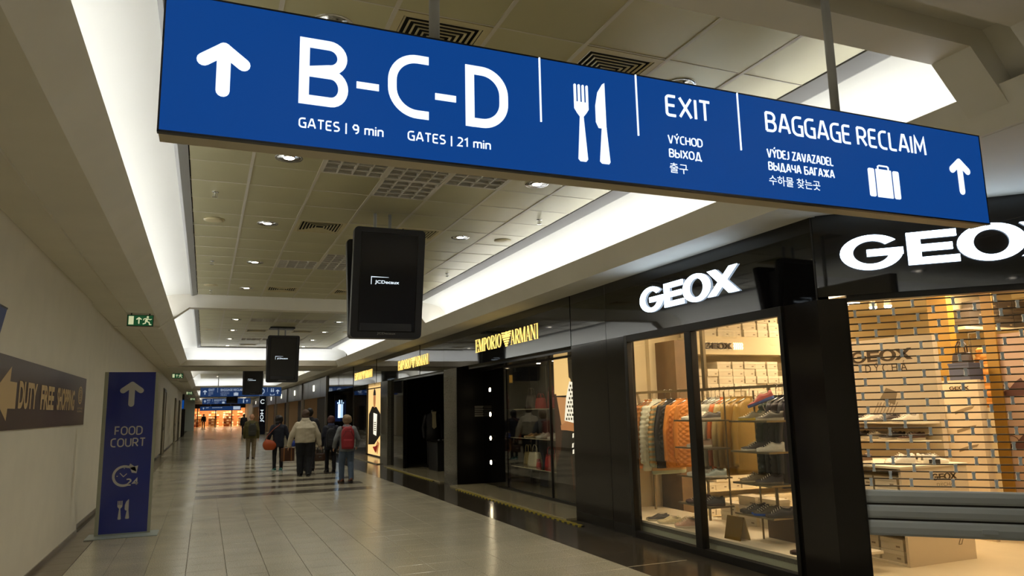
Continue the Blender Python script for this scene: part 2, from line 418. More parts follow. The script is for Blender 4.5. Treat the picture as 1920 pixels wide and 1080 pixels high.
for rows, skip in ((rows1, skip1), (rows2, skip2)):
    for j in range(len(rows)-1):
        for i in range(len(gx)-1):
            cx, cy = (gx[i]+gx[i+1])/2, (rows[j]+rows[j+1])/2
            if (j, i) in skip: slots.append((skip[(j, i)], cx, cy, gx[i+1]-gx[i], rows[j+1]-rows[j])); continue
            t_ = obj('ceiling_tile', ctile(gx[i+1]-gx[i], rows[j+1]-rows[j]), ceil, (cx, cy, CT+random.uniform(-.001, .003)))
            t_.rotation_euler = (random.uniform(-.003, .003), random.uniform(-.003, .003), 0)
    y0, y1 = rows[0], rows[-1]
    for x in gx[1:-1]: MB().box(x-.014, x+.014, y0, y1, CT-.004, CT+.03).build('grid_bar', 'ceil_bar', ceil)
    for yy in rows[1:-1]: MB().box(gx[0], gx[-1], yy-.006, yy+.006, CT-.002, CT+.03).build('grid_bar', 'ceil_bar', ceil)
    prism_y([(-.35, 3.915), (-.32, 3.905), (-.24, 3.935), (-.24, 3.97), (-.35, 3.97)], y0, y1).build('edge_frame', 'ceil_frame', ceil)
    prism_y([(4.22, 3.915), (4.19, 3.905), (4.03, 3.935), (4.03, 3.97), (4.22, 3.97)], y0, y1).build('edge_frame', 'ceil_frame', ceil)
MB().box(-.35, 4.22, 27.45, 27.55, 3.9, 3.97).build('edge_frame', 'ceil_frame', ceil)
for a, b in ((31.3, 52.5), (56.4, 77.5), (81.4, 102.6), (-8, 1.7)):
    MB().box(-.35, 4.22, a, b, CZ, CZ+.03).build('ceiling_field', 'ceil_tile', ceil)
MB().box(-.35, 4.22, 3, 27.5, 3.985, 4.1).build('ceiling_void', 'ceil_void', ceil)

# four-way air diffusers and egg-crate grilles
def where(cy, cx):
    n = 'in the near coffer' if cy < 15.6 else 'in the second coffer'
    return n
def diffuser(cx, cy, w_, d_, label):
    t = thing('ceiling_diffuser', label, 'air vent', (cx, cy, CT), group='ceiling air diffusers')
    a, b = w_/2-.012, d_/2-.012
    MB().box(-a, a, -b, b, .03, .04).build('backing', 'ceil_void', t)
    def sq(r0, r1, z0, z1):
        mb = MB(); o_ = [(-r0*a, -r0*b), (r0*a, -r0*b), (r0*a, r0*b), (-r0*a, r0*b)]; i_ = [(-r1*a, -r1*b), (r1*a, -r1*b), (r1*a, r1*b), (-r1*a, r1*b)]
        mb.loft([[(x, y_, z0) for x, y_ in o_], [(x, y_, z1) for x, y_ in i_], [(x, y_, z1+.004) for x, y_ in i_], [(x, y_, z0+.006) for x, y_ in o_]], cap=False)
        mb.f += [(len(mb.v)-16+12+k, len(mb.v)-16+12+(k+1) % 4, len(mb.v)-16+(k+1) % 4, len(mb.v)-16+k) for k in range(4)]
        return mb
    sq(1, .84, -.003, -.003).build('frame', 'vent_cream', t)
    for k in range(6):
        r = .82-.125*k
        sq(r, max(r-.045, .02), .0, .004).build('louvre', 'vent_cream', t)
def egg(cx, cy, w_, d_, label):
    t = thing('ceiling_grille', label, 'grille', (cx, cy, CT), group='egg-crate ceiling grilles')
    a, b = w_/2-.012, d_/2-.006
    MB().box(-a, a, -b, b, .036, .045).build('backing', 'ceil_void', t)
    MB().box(-a, -a+.02, -b, b, -.003, .035).box(a-.02, a, -b, b, -.003, .035).box(-a, a, -b, -b+.02, -.003, .035).box(-a, a, b-.02, b, -.003, .035).build('frame', 'grille_white', t)
    for k in range(1, 4):
        x = -a+2*a*k/4; MB().box(x-.008, x+.008, -b+.02, b-.02, -.002, .034).build('blade', 'grille_white', t)
    for k in range(1, 8):
        y_ = -b+2*b*k/8; h = .008 if k % 2 == 0 else .004
        MB().box(-a+.02, a-.02, y_-h, y_+h, -.002 if k % 2 == 0 else .012, .034).build('blade', 'grille_white', t)
side = lambda cx: 'left' if cx < 1.57 else ('right' if cx > 2.2 else 'middle')
for kind, cx, cy, w_, d_ in slots:
    dist = {4: 'just behind the big hanging sign', 6: 'just beyond the big hanging sign', 7: 'two rows beyond the big hanging sign', 9: 'beside the nearest hanging screen', 11: 'past the nearest screen', 12: 'past the nearest screen', 14: 'by the first plaster rib'}
    key = int(cy)
    if cy < 15.6: pos = dist.get(key, 'in the near coffer') + (' (nearer row)' if kind == 'egg' and key == 11 and cy < 11.6 else '')
    else: pos = 'in the second coffer, ' + ('nearest row' if cy < 20 else 'level with the second screen' if cy < 23 else 'past the second screen' if cy < 25.5 else 'at the far end')
    pos = pos.replace(' (nearer row)', ' but one row nearer')
    if kind == 'diff': diffuser(cx, cy, w_, d_, f'square cream ceiling air diffuser {pos}, {side(cx)} one')
    else: egg(cx, cy, w_, d_, f'white egg-crate ceiling grille {pos}, {side(cx)} one')
# recessed downlights, sprinklers, speakers
def downlight(x, y, label, z=CT):
    t = thing('ceiling_downlight', label, 'downlight', (x, y, z), group='round recessed ceiling downlights')
    MB().lathe((0, 0, 0), [(.105, -.001), (.125, -.004), (.128, 0), (.105, .004)], 24, cap=False).build('trim_ring', 'chrome', t, smooth=True)
    MB().lathe((0, 0, 0), [(.106, -.001), (.1, .004), (.085, .006), (.03, .007)], 24).build('reflector', 'chrome', t, smooth=True)
    MB().lathe((0, 0, 0), [(.0, -.004), (.045, -.004), (.052, 0), (.045, .006)], 18).build('lamp', 'down_lamp', t)
    L = bpy.data.lights.new('downlight_beam', 'SPOT'); L.energy = SPOT; L.color = (1, .95, .85); L.spot_size = math.radians(140); L.spot_blend = 1; L.shadow_soft_size = .06
    lo = bpy.data.objects.new('downlight_beam', L); COL.objects.link(lo); lo.parent = t; lo.location = (0, 0, -.02)
for k, yy in enumerate((4.25, 6.81, 9.37, 11.93, 14.49)):
    for s, x in (('left', .62), ('right', 3.15)):
        downlight(x, yy, f'round chrome ceiling downlight in the near coffer, {s} row, {["nearest and behind the sign","second","third","fourth","fifth and farthest"][k]}')
for k, yy in enumerate((16.92, 19.48, 22.04, 24.6, 27.1)):
    for s, x in (('left', .62), ('right', 3.15)):
        downlight(x, yy, f'round ceiling downlight in the second coffer, {s} row, {["nearest","second","third","fourth","farthest"][k]}')
for k, yy in enumerate((.6, -2.0, -4.6)):
    for s, x in (('left', .62), ('right', 3.15)): downlight(x, yy, f'round ceiling downlight above and behind the viewpoint, {s} row, {["nearest","second","third"][k]}', z=CZ-.004)
for k, yy in enumerate((33.5, 38.2, 43.5, 49.0, 58.5, 66.5, 74.0, 82.4, 94.0)):
    for s, x in (('left', .62), ('right', 3.15)): downlight(x, yy, f'tiny far ceiling downlight beyond the wide beam, {s} row, {["first","second","third","fourth","fifth","sixth","seventh","eighth","ninth"][k]}', z=CZ-.004)
def sprinkler(x, y, label):
    t = thing('ceiling_sprinkler', label, 'sprinkler', (x, y, CT), group='ceiling sprinklers')
    MB().lathe((0, 0, 0), [(.035, 0), (.035, -.006), (.012, -.01)], 14).build('escutcheon', 'chrome', t)
    MB().cyl((0, 0), .008, -.055, -.008, 8).build('stem', 'chrome', t)
    MB().lathe((0, 0, 0), [(.004, -.06), (.03, -.058), (.03, -.054), (.004, -.05)], 14).build('deflector', 'chrome', t)
    MB().tube([(-.02, 0, -.012), (-.02, 0, -.05)], .003, 6).tube([(.02, 0, -.012), (.02, 0, -.05)], .003, 6).build('yoke', 'chrome', t)
for yy, nm in ((8.15, 'near'), (12.0, 'middle'), (14.9, 'far')):
    sprinkler(0, yy, f'small chrome ceiling sprinkler in the left tile row, {nm} one'); sprinkler(3.79, yy, f'small chrome ceiling sprinkler in the right tile row, {nm} one')
def speaker(x, y, label):
    t = thing('ceiling_speaker', label, 'speaker', (x, y, CT), group='round ceiling speakers')
    MB().lathe((0, 0, 0), [(.0, -.012), (.09, -.012), (.1, -.009), (.1, 0)], 24).build('cover', 'vent_cream', t, smooth=True)
    MB().lathe((0, 0, 0), [(.1, -.008), (.12, -.006), (.12, 0), (.1, 0)], 24, cap=False).build('rim', 'vent_cream', t, smooth=True)
for yy, nm in ((9.37, 'nearer'), (14.3, 'farther'), (21.9, 'second coffer')):
    speaker(0, yy, f'round cream ceiling speaker in the left tile row, {nm} one'); speaker(3.78, yy, f'round cream ceiling speaker in the right tile row, {nm} one')
# ================================================================== plain rounded sign lettering drawn as strokes
def _q(cx, cy, rx, ry, a0, a1): return arc(cx, cy, rx, ry, a0, a1, 6)
def glyphs():
    G = {}
    bowl = lambda x0, x1, y0, y1, r=.24: [(x0, y1)]+_q(x1-r, y1-min(r, (y1-y0)/2), r, min(r, (y1-y0)/2), 90, 0)+_q(x1-r, y0+min(r, (y1-y0)/2), r, min(r, (y1-y0)/2), 0, -90)+[(x0, y0)]
    G['A'] = (.66, [[(0, 0), (.27, 1), (.39, 1), (.66, 0)], [(.11, .3), (.55, .3)]]); G['А'] = G['A']
    G['B'] = (.56, [[(0, 0), (0, 1)], bowl(0, .52, .52, 1), bowl(0, .56, 0, .52)]); G['В'] = G['B']
    G['C'] = (.5, [[(.5, 1)]+_q(.3, .7, .3, .3, 90, 180)+_q(.3, .3, .3, .3, 180, 270)+[(.5, 0)]])
    G['D'] = (.6, [[(0, 0), (0, 1)], bowl(0, .6, 0, 1, .34)])
    G['E'] = (.48, [[(.48, 1), (.14, 1)]+_q(.14, .86, .14, .14, 90, 180)+_q(.14, .14, .14, .14, 180, 270)+[(.48, 0)], [(0, .52), (.42, .52)]])
    G['F'] = (.46, [[(0, 0), (0, 1), (.46, 1)], [(0, .5), (.4, .5)]])
    G['G'] = (.58, [[(.56, 1)]+_q(.3, .7, .3, .3, 90, 180)+_q(.3, .3, .3, .3, 180, 270)+[(.58, 0), (.58, .5), (.36, .5)]])
    G['H'] = (.58, [[(0, 0), (0, 1)], [(.58, 0), (.58, 1)], [(0, .52), (.58, .52)]])
    G['I'] = (.02, [[(.01, 0), (.01, 1)]]); G['|'] = (.02, [[(.01, -.18), (.01, 1.05)]])
    G['J'] = (.26, [[(.26, 1), (.26, .22)]+_q(.06, .2, .2, .2, 0, -90)+[(-.02, 0)]])
    G['L'] = (.44, [[(0, 1), (0, .14)]+_q(.14, .14, .14, .14, 180, 270)+[(.44, 0)]])
    G['M'] = (.76, [[(0, 0), (.05, 1), (.38, .28), (.71, 1), (.76, 0)]])
    G['O'] = (.64, [_q(.32, .68, .32, .32, 0, 180)+_q(.32, .32, .32, .32, 180, 360)+[(.64, .68), (.64, .7)]]); G['О'] = G['O']
    G['R'] = (.57, [[(0, 0), (0, 1)], bowl(0, .54, .45, 1), [(.26, .45), (.57, 0)]])
    G['S'] = (.5, [[(.46, 1), (.22, 1)]+_q(.22, .76, .22, .24, 90, 180)+_q(.22, .76, .22, .24, 180, 250)+[(.36, .48)]+_q(.26, .24, .24, .24, 60, -90)+[(.02, 0)]])
    G['T'] = (.56, [[(0, 1), (.56, 1)], [(.28, 1), (.28, 0)]])
    G['U'] = (.58, [[(0, 1), (0, .3)]+_q(.29, .29, .29, .29, 180, 360)+[(.58, .3), (.58, 1)]])
    G['V'] = (.62, [[(0, 1), (.26, 0), (.36, 0), (.62, 1)]])
    G['X'] = (.62, [[(0, 0), (.62, 1)], [(0, 1), (.62, 0)]]); G['Х'] = G['X']
    G['Ý'] = (.6, [[(0, 1), (.3, .42), (.6, 1)], [(.3, .44), (.3, 0)], [(.3, 1.12), (.44, 1.3)]]); G['Y'] = (.6, [[(0, 1), (.3, .42), (.6, 1)], [(.3, .44), (.3, 0)]])
    G['Z'] = (.5, [[(0, 1), (.5, 1), (0, 0), (.5, 0)]])
    G['Ы'] = (.8, [[(0, 1), (0, 0)], bowl(0, .52, 0, .55), [(.78, 0), (.78, 1)]])
    G['Д'] = (.76, [[(0, -.16), (0, 0), (.76, 0), (.76, -.16)], [(.1, 0), (.3, 1), (.46, 1), (.66, 0)]])
    G['Ч'] = (.54, [[(0, 1), (0, .64)]+_q(.2, .62, .2, .2, 180, 270)+[(.54, .42)], [(.54, 0), (.54, 1)]])
    G['Б'] = (.54, [[(.48, 1), (0, 1), (0, 0)], bowl(0, .54, 0, .56)])
    G['Г'] = (.42, [[(0, 0), (0, 1), (.42, 1)]]); G['К'] = (.5, [[(0, 0), (0, 1)]])
    G['Ж'] = (.86, [[(.43, 0), (.43, 1)], [(0, 0), (.43, .54)], [(0, 1), (.43, .46)], [(.86, 0), (.43, .54)], [(.86, 1), (.43, .46)]])
    G['9'] = (.52, [_q(.26, .7, .26, .3, 0, 360)+[(.52, .68)], [(.52, .7), (.52, .35)]+_q(.2, .32, .32, .32, 0, -80)])
    G['2'] = (.5, [[(.02, .95)]+_q(.22, .72, .26, .28, 100, -20)+[(.0, .0), (.5, 0)]])
    G['1'] = (.3, [[(0, .8), (.24, 1), (.24, 0)]]); G['4'] = (.56, [[(.4, 0), (.4, 1), (0, .3), (.56, .3)]])
    G['m'] = (.8, [[(0, 0), (0, .72)], [(0, .66), (.26, .7)]+_q(.26, .56, .14, .14, 90, 0)+[(.4, 0)], [(.4, .66), (.66, .7)]+_q(.66, .56, .14, .14, 90, 0)+[(.8, 0)]])
    G['i'] = (.02, [[(.01, 0), (.01, .72)], [(.01, .9), (.01, 1.0)]])
    G['n'] = (.46, [[(0, 0), (0, .72)], [(0, .66), (.28, .7)]+_q(.28, .52, .18, .18, 90, 0)+[(.46, 0)]])
    G['B'] = G['В']
    return G
GLY = glyphs()
def stroke_text(mb, s, box, pl, wf=.14, d=.003, gap=.24):
    """box = (u0, u1, baseline, cap height line)"""
    u0, u1, v0, v1 = box; h = v1-v0; w_ = wf*h
    adv = sum((GLY[c][0]+gap) if c != ' ' else .42 for c in s)-gap
    iu0, iu1 = u0+w_/2, u1-w_/2; sx = (iu1-iu0)/adv; x = 0
    for c in s:
        if c == ' ': x += .42; continue
        for st in GLY[c][1]:
            ribbon(mb, [(iu0+(x+a)*sx, v0+w_/2+b*(h-w_)) for a, b in st], w_, pl, d)
        x += GLY[c][0]+gap
    return mb
def stroke_line(s, box, pl, m, t, wf=.14, d=.003, gap=.24): return stroke_text(MB(), s, box, pl, wf, d, gap).build('lettering', m, t)
# ================================================================== lettered signs
emat('sign_blue', '#0d4088', 1.0); MATS['sign_blue'].node_tree.nodes['Principled BSDF'].inputs['Base Color'].default_value = (.002, .008, .03, 1); MATS['sign_blue'].node_tree.nodes['Principled BSDF'].inputs['Specular IOR Level'].default_value = .08; emat('sign_white', '#e9f4ff', 1.15)
mat('sign_case', '#c2b69c', .5); mat('sign_edge', '#12161f', .4)
def arrow_up(mb, cx, v0, v1, half, w, pl, d=.003):
    ribbon(mb, [(cx, v0+w/2), (cx, v1-w*.7)], w, pl, d, caps=True)
    ribbon(mb, [(cx-half+w/2, v1-half*.93), (cx, v1-w*.72)], w, pl, d, caps=True)
    ribbon(mb, [(cx+half-w/2, v1-half*.93), (cx, v1-w*.72)], w, pl, d, caps=True)
    return mb
def fork(mb, cx, v0, v1, w, pl, d=.003):
    H = v1-v0; t = w*.16
    for k in range(4):
        x = cx-w/2+t/2+k*(w-t)/3; ribbon(mb, [(x, v1-H*.25), (x, v1-t/2)], t, pl, d, caps=True)
    mb.prism([(cx-w/2, v1-H*.23), (cx-w/2, v1-H*.32), (cx-w*.3, v1-H*.38), (cx-w*.13, v1-H*.42), (cx+w*.13, v1-H*.42), (cx+w*.3, v1-H*.38), (cx+w/2, v1-H*.32), (cx+w/2, v1-H*.23)], pl, 0, d)
    mb.prism([(cx-w*.12, v1-H*.40), (cx-w*.33, v0+w*.15), (cx-w*.2, v0), (cx+w*.2, v0), (cx+w*.33, v0+w*.15), (cx+w*.12, v1-H*.40)], pl, 0, d); return mb
def knife(mb, cx, v0, v1, w, pl, d=.003):
    H = v1-v0
    mb.prism([(cx+w*.28, v1), (cx+w*.1, v1-H*.02), (cx-w*.3, v1-H*.13), (cx-w*.5, v1-H*.3), (cx-w*.5, v1-H*.5), (cx-w*.3, v1-H*.57), (cx+w*.3, v1-H*.57)], pl, 0, d)
    mb.prism([(cx-w*.05, v1-H*.55), (cx-w*.3, v0+w*.15), (cx-w*.15, v0), (cx+w*.4, v0), (cx+w*.5, v0+w*.15), (cx+w*.3, v1-H*.55)], pl, 0, d); return mb
def suitcase(mb, x0, x1, v0, v1, pl, d=.003):
    w_ = x1-x0; H = v1-v0
    def rr(a, b, c, e, r):
        return arc(b-r, e-r, r, r, 0, 90, 4)+arc(a+r, e-r, r, r, 90, 180, 4)+arc(a+r, c+r, r, r, 180, 270, 4)+arc(b-r, c+r, r, r, 270, 360, 4)
    mb.prism(rr(x0, x0+w_*.2, v0, v1-H*.13, H*.06), pl, 0, d); mb.prism(rr(x1-w_*.2, x1, v0, v1-H*.13, H*.06), pl, 0, d)
    mb.prism(rr(x0+w_*.25, x1-w_*.25, v0, v1-H*.13, .003), pl, 0, d)
    ribbon(mb, [(x0+w_*.33, v1-H*.14), (x0+w_*.33, v1-H*.05), (x0+w_*.37, v1-H*.02), (x0+w_*.63, v1-H*.02), (x0+w_*.67, v1-H*.05), (x0+w_*.67, v1-H*.14)], H*.045, pl, d); return mb
def glyph_B(mb, u0, u1, v0, v1, w, pl, d=.003):
    h = v1-v0; m = v0+h*.49; r1 = (v1-m)/2; r2 = (m-v0)/2; a = w/2
    ribbon(mb, [(u0+a, v0+a), (u0+a, v1-a)], w, pl, d)
    ribbon(mb, [(u0, v1-a)]+[(u1-r1-.005, v1-a)]+arc(u1-r1-.005, m+(v1-m)/2, r1-a, (v1-m)/2-a+.0, 90, -90, 14)+[(u0+a, m)], w, pl, d)
    ribbon(mb, [(u0+a, m)]+[(u1-r2, m)]+arc(u1-r2, (m+v0+a)/2, r2-a, (m-v0-a)/2, 90, -90, 14)+[(u0, v0+a)], w, pl, d); return mb
def glyph_C(mb, u0, u1, v0, v1, w, pl, d=.003):
    r = (u1-u0)*.72; a = w/2
    ribbon(mb, [(u1, v1-a)]+arc(u0+r, v1-r, r-a, r-a, 90, 180, 12)+arc(u0+r, v0+r, r-a, r-a, 180, 270, 12)+[(u1, v0+a)], w, pl, d); return mb
def glyph_D(mb, u0, u1, v0, v1, w, pl, d=.003):
    a = w/2; r = (u1-u0)*.62
    ribbon(mb, [(u0+a, v0), (u0+a, v1)], w, pl, d)
    ribbon(mb, [(u0+a, v1-a), (u1-r, v1-a)]+arc(u1-r, v1-r, r-a, r-a, 90, 0, 12)+arc(u1-r, v0+r, r-a, r-a, 0, -90, 12)+[(u0+a, v0+a)], w, pl, d); return mb
def sign_case(t, x0, x1, z0, z1, dep, rods, ztop, face='sign_blue'):
    MB().box(x0+.004, x1-.004, .012, dep, z0, z1).build('case', 'sign_case', t)
    MB().box(x0+.006, x1-.006, 0, .014, z0+.006, z1-.004).build('face', face, t)
    MB().box(x0, x1, -.002, .02, z0-.002, z0+.006).box(x0, x1, -.002, .02, z1-.006, z1).box(x0, x0+.006, -.002, .02, z0, z1).box(x1-.006, x1, -.002, .02, z0, z1).build('face_rim', 'sign_edge', t)
    for x in rods: MB().cyl((x, dep/2), .022, z1, ztop, 14).build('suspension_rod', 'rod_grey', t, smooth=True)
SY = 2.6
t = thing('hanging_sign', 'long blue backlit direction sign with B-C-D gates and baggage reclaim lettering, nearest of all', 'sign', (0, SY, 0), group=None)
sign_case(t, -.19, 3.93, 2.54, 3.05, .107, (.895*.866+.015, 2.93), 3.95)
pl = Plane((0, 0, 0), (1, 0, 0), (0, -1, 0))
mb = arrow_up(MB(), .008, 2.69, 2.9, .088, .046, pl); mb.build('arrow', 'sign_white', t)
mb = glyph_B(MB(), .263, .44, 2.705, 2.962, .036, pl); mb.build('lettering', 'sign_white', t)
ribbon(MB(), [(.471, 2.807), (.555, 2.807)], .026, pl).build('lettering', 'sign_white', t)
glyph_C(MB(), .59, .75, 2.706, 2.965, .033, pl).build('lettering', 'sign_white', t)
ribbon(MB(), [(.776, 2.807), (.861, 2.807)], .026, pl).build('lettering', 'sign_white', t)
glyph_D(MB(), .901, 1.083, 2.704, 2.962, .037, pl).build('lettering', 'sign_white', t)
stroke_line('GATES | 9 min', (.266, .574, 2.613, 2.651), pl, 'sign_white', t, .13)
stroke_line('GATES | 21 min', (.667, 1.005, 2.615, 2.653), pl, 'sign_white', t, .13)
for x in (1.229, 1.697, 2.254):
    ribbon(MB(), [(x, 2.764), (x, 3.047)], .007, pl).build('divider_line', 'sign_white', t)
fork(MB(), 1.42, 2.615, 2.957, .068, pl).build('fork_symbol', 'sign_white', t); knife(MB(), 1.519, 2.616, 2.982, .062, pl).build('knife_symbol', 'sign_white', t)
stroke_line('EXIT', (1.847, 2.095, 2.877, 2.98), pl, 'sign_white', t, .118)
stroke_line('VÝCHOD', (1.85, 2.036, 2.75, 2.79), pl, 'sign_white', t, .122)
stroke_line('ВЫХОД', (1.852, 2.026, 2.685, 2.725), pl, 'sign_white', t, .122)
letters('lettering', [('출구', (1.85, 1.946, 2.613, 2.66))], pl, 'sign_white', t, off=.008)
stroke_line('BAGGAGE', (2.411, 2.957, 2.878, 2.98), pl, 'sign_white', t, .118)
stroke_line('RECLAIM', (2.997, 3.49, 2.879, 2.982), pl, 'sign_white', t, .118)
stroke_line('VÝDEJ ZAVAZADEL', (2.406, 2.821, 2.749, 2.793), pl, 'sign_white', t, .122)
stroke_line('ВЫДАЧА БАГАЖА', (2.409, 2.821, 2.686, 2.728), pl, 'sign_white', t, .122)
letters('lettering', [('수하물 찾는곳', (2.405, 2.72, 2.613, 2.662))], pl, 'sign_white', t, off=.008)
suitcase(MB(), 3.05, 3.265, 2.619, 2.79, pl).build('suitcase_symbol', 'sign_white', t)
arrow_up(MB(), 3.737, 2.69, 2.902, .08, .04, pl).build('arrow', 'sign_white', t)
# farther signs of the same kind, seen small
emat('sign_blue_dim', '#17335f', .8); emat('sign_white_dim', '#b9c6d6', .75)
def far_sign(yy, label, full):
    t = thing('hanging_sign', label, 'sign', (0, yy, 0))
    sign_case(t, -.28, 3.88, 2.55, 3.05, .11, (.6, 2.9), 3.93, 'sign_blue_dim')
    arrow_up(MB(), -.05, 2.67, 2.92, .1, .05, pl).build('arrow', 'sign_white_dim', t)
    letters('lettering', [('EXIT', (.13, .42, 2.86, 2.98))], pl, 'sign_white_dim', t, off=.01)
    letters('lettering', [('VÝCHOD', (.13, .35, 2.77, 2.815)), ('ВЫХОД', (.13, .35, 2.69, 2.735)), ('출구', (.13, .25, 2.61, 2.66))], pl, 'sign_white_dim', t)
    ribbon(MB(), [(.58, 2.78), (.58, 3.04)], .012, pl).build('divider_line', 'sign_white_dim', t)
    letters('lettering', [('BAGGAGE RECLAIM', (.73, 1.9, 2.86, 2.98))], pl, 'sign_white_dim', t, off=.01)
    letters('lettering', [('VÝDEJ ZAVAZADEL', (.73, 1.17, 2.77, 2.815)), ('ВЫДАЧА БАГАЖА', (.73, 1.17, 2.69, 2.735)), ('수하물 찾는곳', (.73, 1.05, 2.61, 2.66))], pl, 'sign_white_dim', t)
    suitcase(MB(), 1.4, 1.63, 2.6, 2.79, pl).build('suitcase_symbol', 'sign_white_dim', t)
    if full:
        for c, u in (('B', 1.98), ('C', 2.36)): letters('lettering', [(c, (u, u+.22, 2.7, 2.97))], pl, 'sign_white_dim', t)
        glyph_D(MB(), 2.8, 2.99, 2.69, 2.97, .04, pl).build('lettering', 'sign_white_dim', t)
        letters('lettering', [('GATES', (2.72, 2.92, 2.6, 2.645))], pl, 'sign_white_dim', t)
        ribbon(MB(), [(3.14, 2.78), (3.14, 3.04)], .012, pl).build('divider_line', 'sign_white_dim', t)
        for x in (3.35, 3.45):
            mb = MB(); ring(mb, x, 2.94, .03, .03, .03, .03, pl, n=12); ribbon(mb, [(x, 2.9), (x, 2.78)], .06, pl); mb.build('restroom_symbol', 'sign_white_dim', t)
        ribbon(MB(), [(3.3, 2.68), (3.3, 2.61), (3.5, 2.61), (3.5, 2.68)], .03, pl).build('seat_symbol', 'sign_white_dim', t)
    else:
        letters('lettering', [('i', (3.2, 3.3, 2.63, 2.97))], pl, 'sign_white_dim', t, off=.02)
    arrow_up(MB(), 3.68 if full else 3.55, 2.67, 2.92, .1, .05, pl).build('arrow', 'sign_white_dim', t)
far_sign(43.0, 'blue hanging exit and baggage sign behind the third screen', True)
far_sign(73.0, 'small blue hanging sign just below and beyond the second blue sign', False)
t = thing('hanging_sign', 'farthest small blue sign above the bright shop at the hall end', 'sign', (0, 98, 0))
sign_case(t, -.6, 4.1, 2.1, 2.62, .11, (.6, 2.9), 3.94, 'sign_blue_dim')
arrow_up(MB(), -.2, 2.25, 2.5, .1, .05, pl).build('arrow', 'sign_white_dim', t)
letters('lettering', [('EXIT', (.1, .4, 2.4, 2.52)), ('BAGGAGE RECLAIM', (.8, 1.9, 2.4, 2.5))], pl, 'sign_white_dim', t, off=.01)
MB().box(3.2, 4.0, -.004, -.001, 2.2, 2.58).build('lit_panel', 'sign_white_dim', t)

# ================================================================== hanging double screens
mat('tv_black', '#292a2e', .4, spec=.4); mat('tv_edge', '#15161a', .25, coat=.3); mat('print_grey', '#8f8d88', .5)
mat('tv_glass', '#24252a', .12, spec=.5)
emat('logo_white', '#dfeefa', 1.3)
def screen_unit(t, y_top, y_bot, z0, z1, x0, x1, face):
    """one slightly tilted screen; face -1 looks at the camera"""
    b = .045; th = .09
    def pt(u, v, d):       # u across, v 0..1 up, d out of the face
        yy = y_bot+(y_top-y_bot)*v
        return (u, yy+face*d, z0+(z1-z0)*v)
    def rr(a, c, e, f, r, k=5):
        rz = r/(z1-z0)
        return arc(c-r, f-rz, r, rz, 0, 90, k)+arc(a+r, f-rz, r, rz, 90, 180, k)+arc(a+r, e+rz, r, rz, 180, 270, k)+arc(c-r, e+rz, r, rz, 270, 360, k)
    ho = MB().prism(rr(x0, x1, 0, 1, .05), pt, -th, 0).build('housing', 'tv_black', t)
    ho2 = MB().prism(rr(x0+.09, x1-.09, .065, .945, .006), pt, .0005, .002).build('screen', 'tv_glass', t)
    fr = MB()
    for p in ([(x0+.085, .06), (x0+.085, .95), (x1-.085, .95), (x1-.085, .06), (x0+.085, .06)],):
        for a, c in zip(p[:-1], p[1:]):
            fr.prism([(min(a[0], c[0])-.004, min(a[1], c[1])-.003), (max(a[0], c[0])+.004, min(a[1], c[1])-.003), (max(a[0], c[0])+.004, max(a[1], c[1])+.003), (min(a[0], c[0])-.004, max(a[1], c[1])+.003)], pt, .0, .004)
    fr.build('bezel', 'tv_edge', t)
    if face < 0:
        vs, fs = text2d('JCDecaux', .015)
        X0 = min(v[0] for v in vs); X1 = max(v[0] for v in vs); Y0 = min(v[1] for v in vs); Y1 = max(v[1] for v in vs)
        def put(u0, u1, v0, v1, m, nm, par):
            me = MB().add([pt(u0+(a-X0)/(X1-X0)*(u1-u0), v0+(c-Y0)/(Y1-Y0)*(v1-v0), .004) for a, c in vs], fs).mesh(nm, m, recalc=False); obj(nm, me, par)
        W = x1-x0
        put(x0+W*.31, x0+W*.65, .485, .523, 'logo_white', 'screen_logo', t)
        mb = MB().prism([(x0+W*.255, .485), (x0+W*.262, .485), (x0+W*.262, .552), (x0+W*.255, .552)], pt, 0, .004).prism([(x0+W*.255, .549), (x0+W*.5, .551), (x0+W*.5, .553), (x0+W*.255, .556)], pt, 0, .004)
        mb.build('screen_logo', 'logo_white', t)
        put(x0+W*.37, x0+W*.63, .028, .052, 'print_grey', 'maker_name', t)
def double_screen(yy, label, ztop):
    t = thing('hanging_tv_screen', label, 'screen', (0, yy, 0), group='hanging advertising screens')
    screen_unit(t, -.18, .03, 2.437, 3.698, 1.49, 2.325, -1)
    screen_unit(t, .42, .2, 2.437, 3.66, 1.49, 2.325, 1)
    MB().box(1.6, 2.2, .0, .24, 2.52, 3.55).build('spine', 'tv_black', t)
    for x in (1.785, 1.965):
        MB().cyl((x, .12), .02, 3.5, ztop, 12).build('suspension_rod', 'rod_grey', t, smooth=True)
    return t
t = double_screen(8.38, 'large black hanging screen with white logo, nearest in the hall', CT)
t = double_screen(21.0, 'black hanging screen with white logo, second from the camera', CT)
MB().box(1.55, 2.2, -.12, .36, 3.9, 3.935).build('ceiling_plate', 'tv_black', t)
t = double_screen(34.8, 'black hanging screen in front of the second blue sign', CZ)
t = double_screen(62.0, 'dark hanging screen far off, behind the second blue sign', CZ)

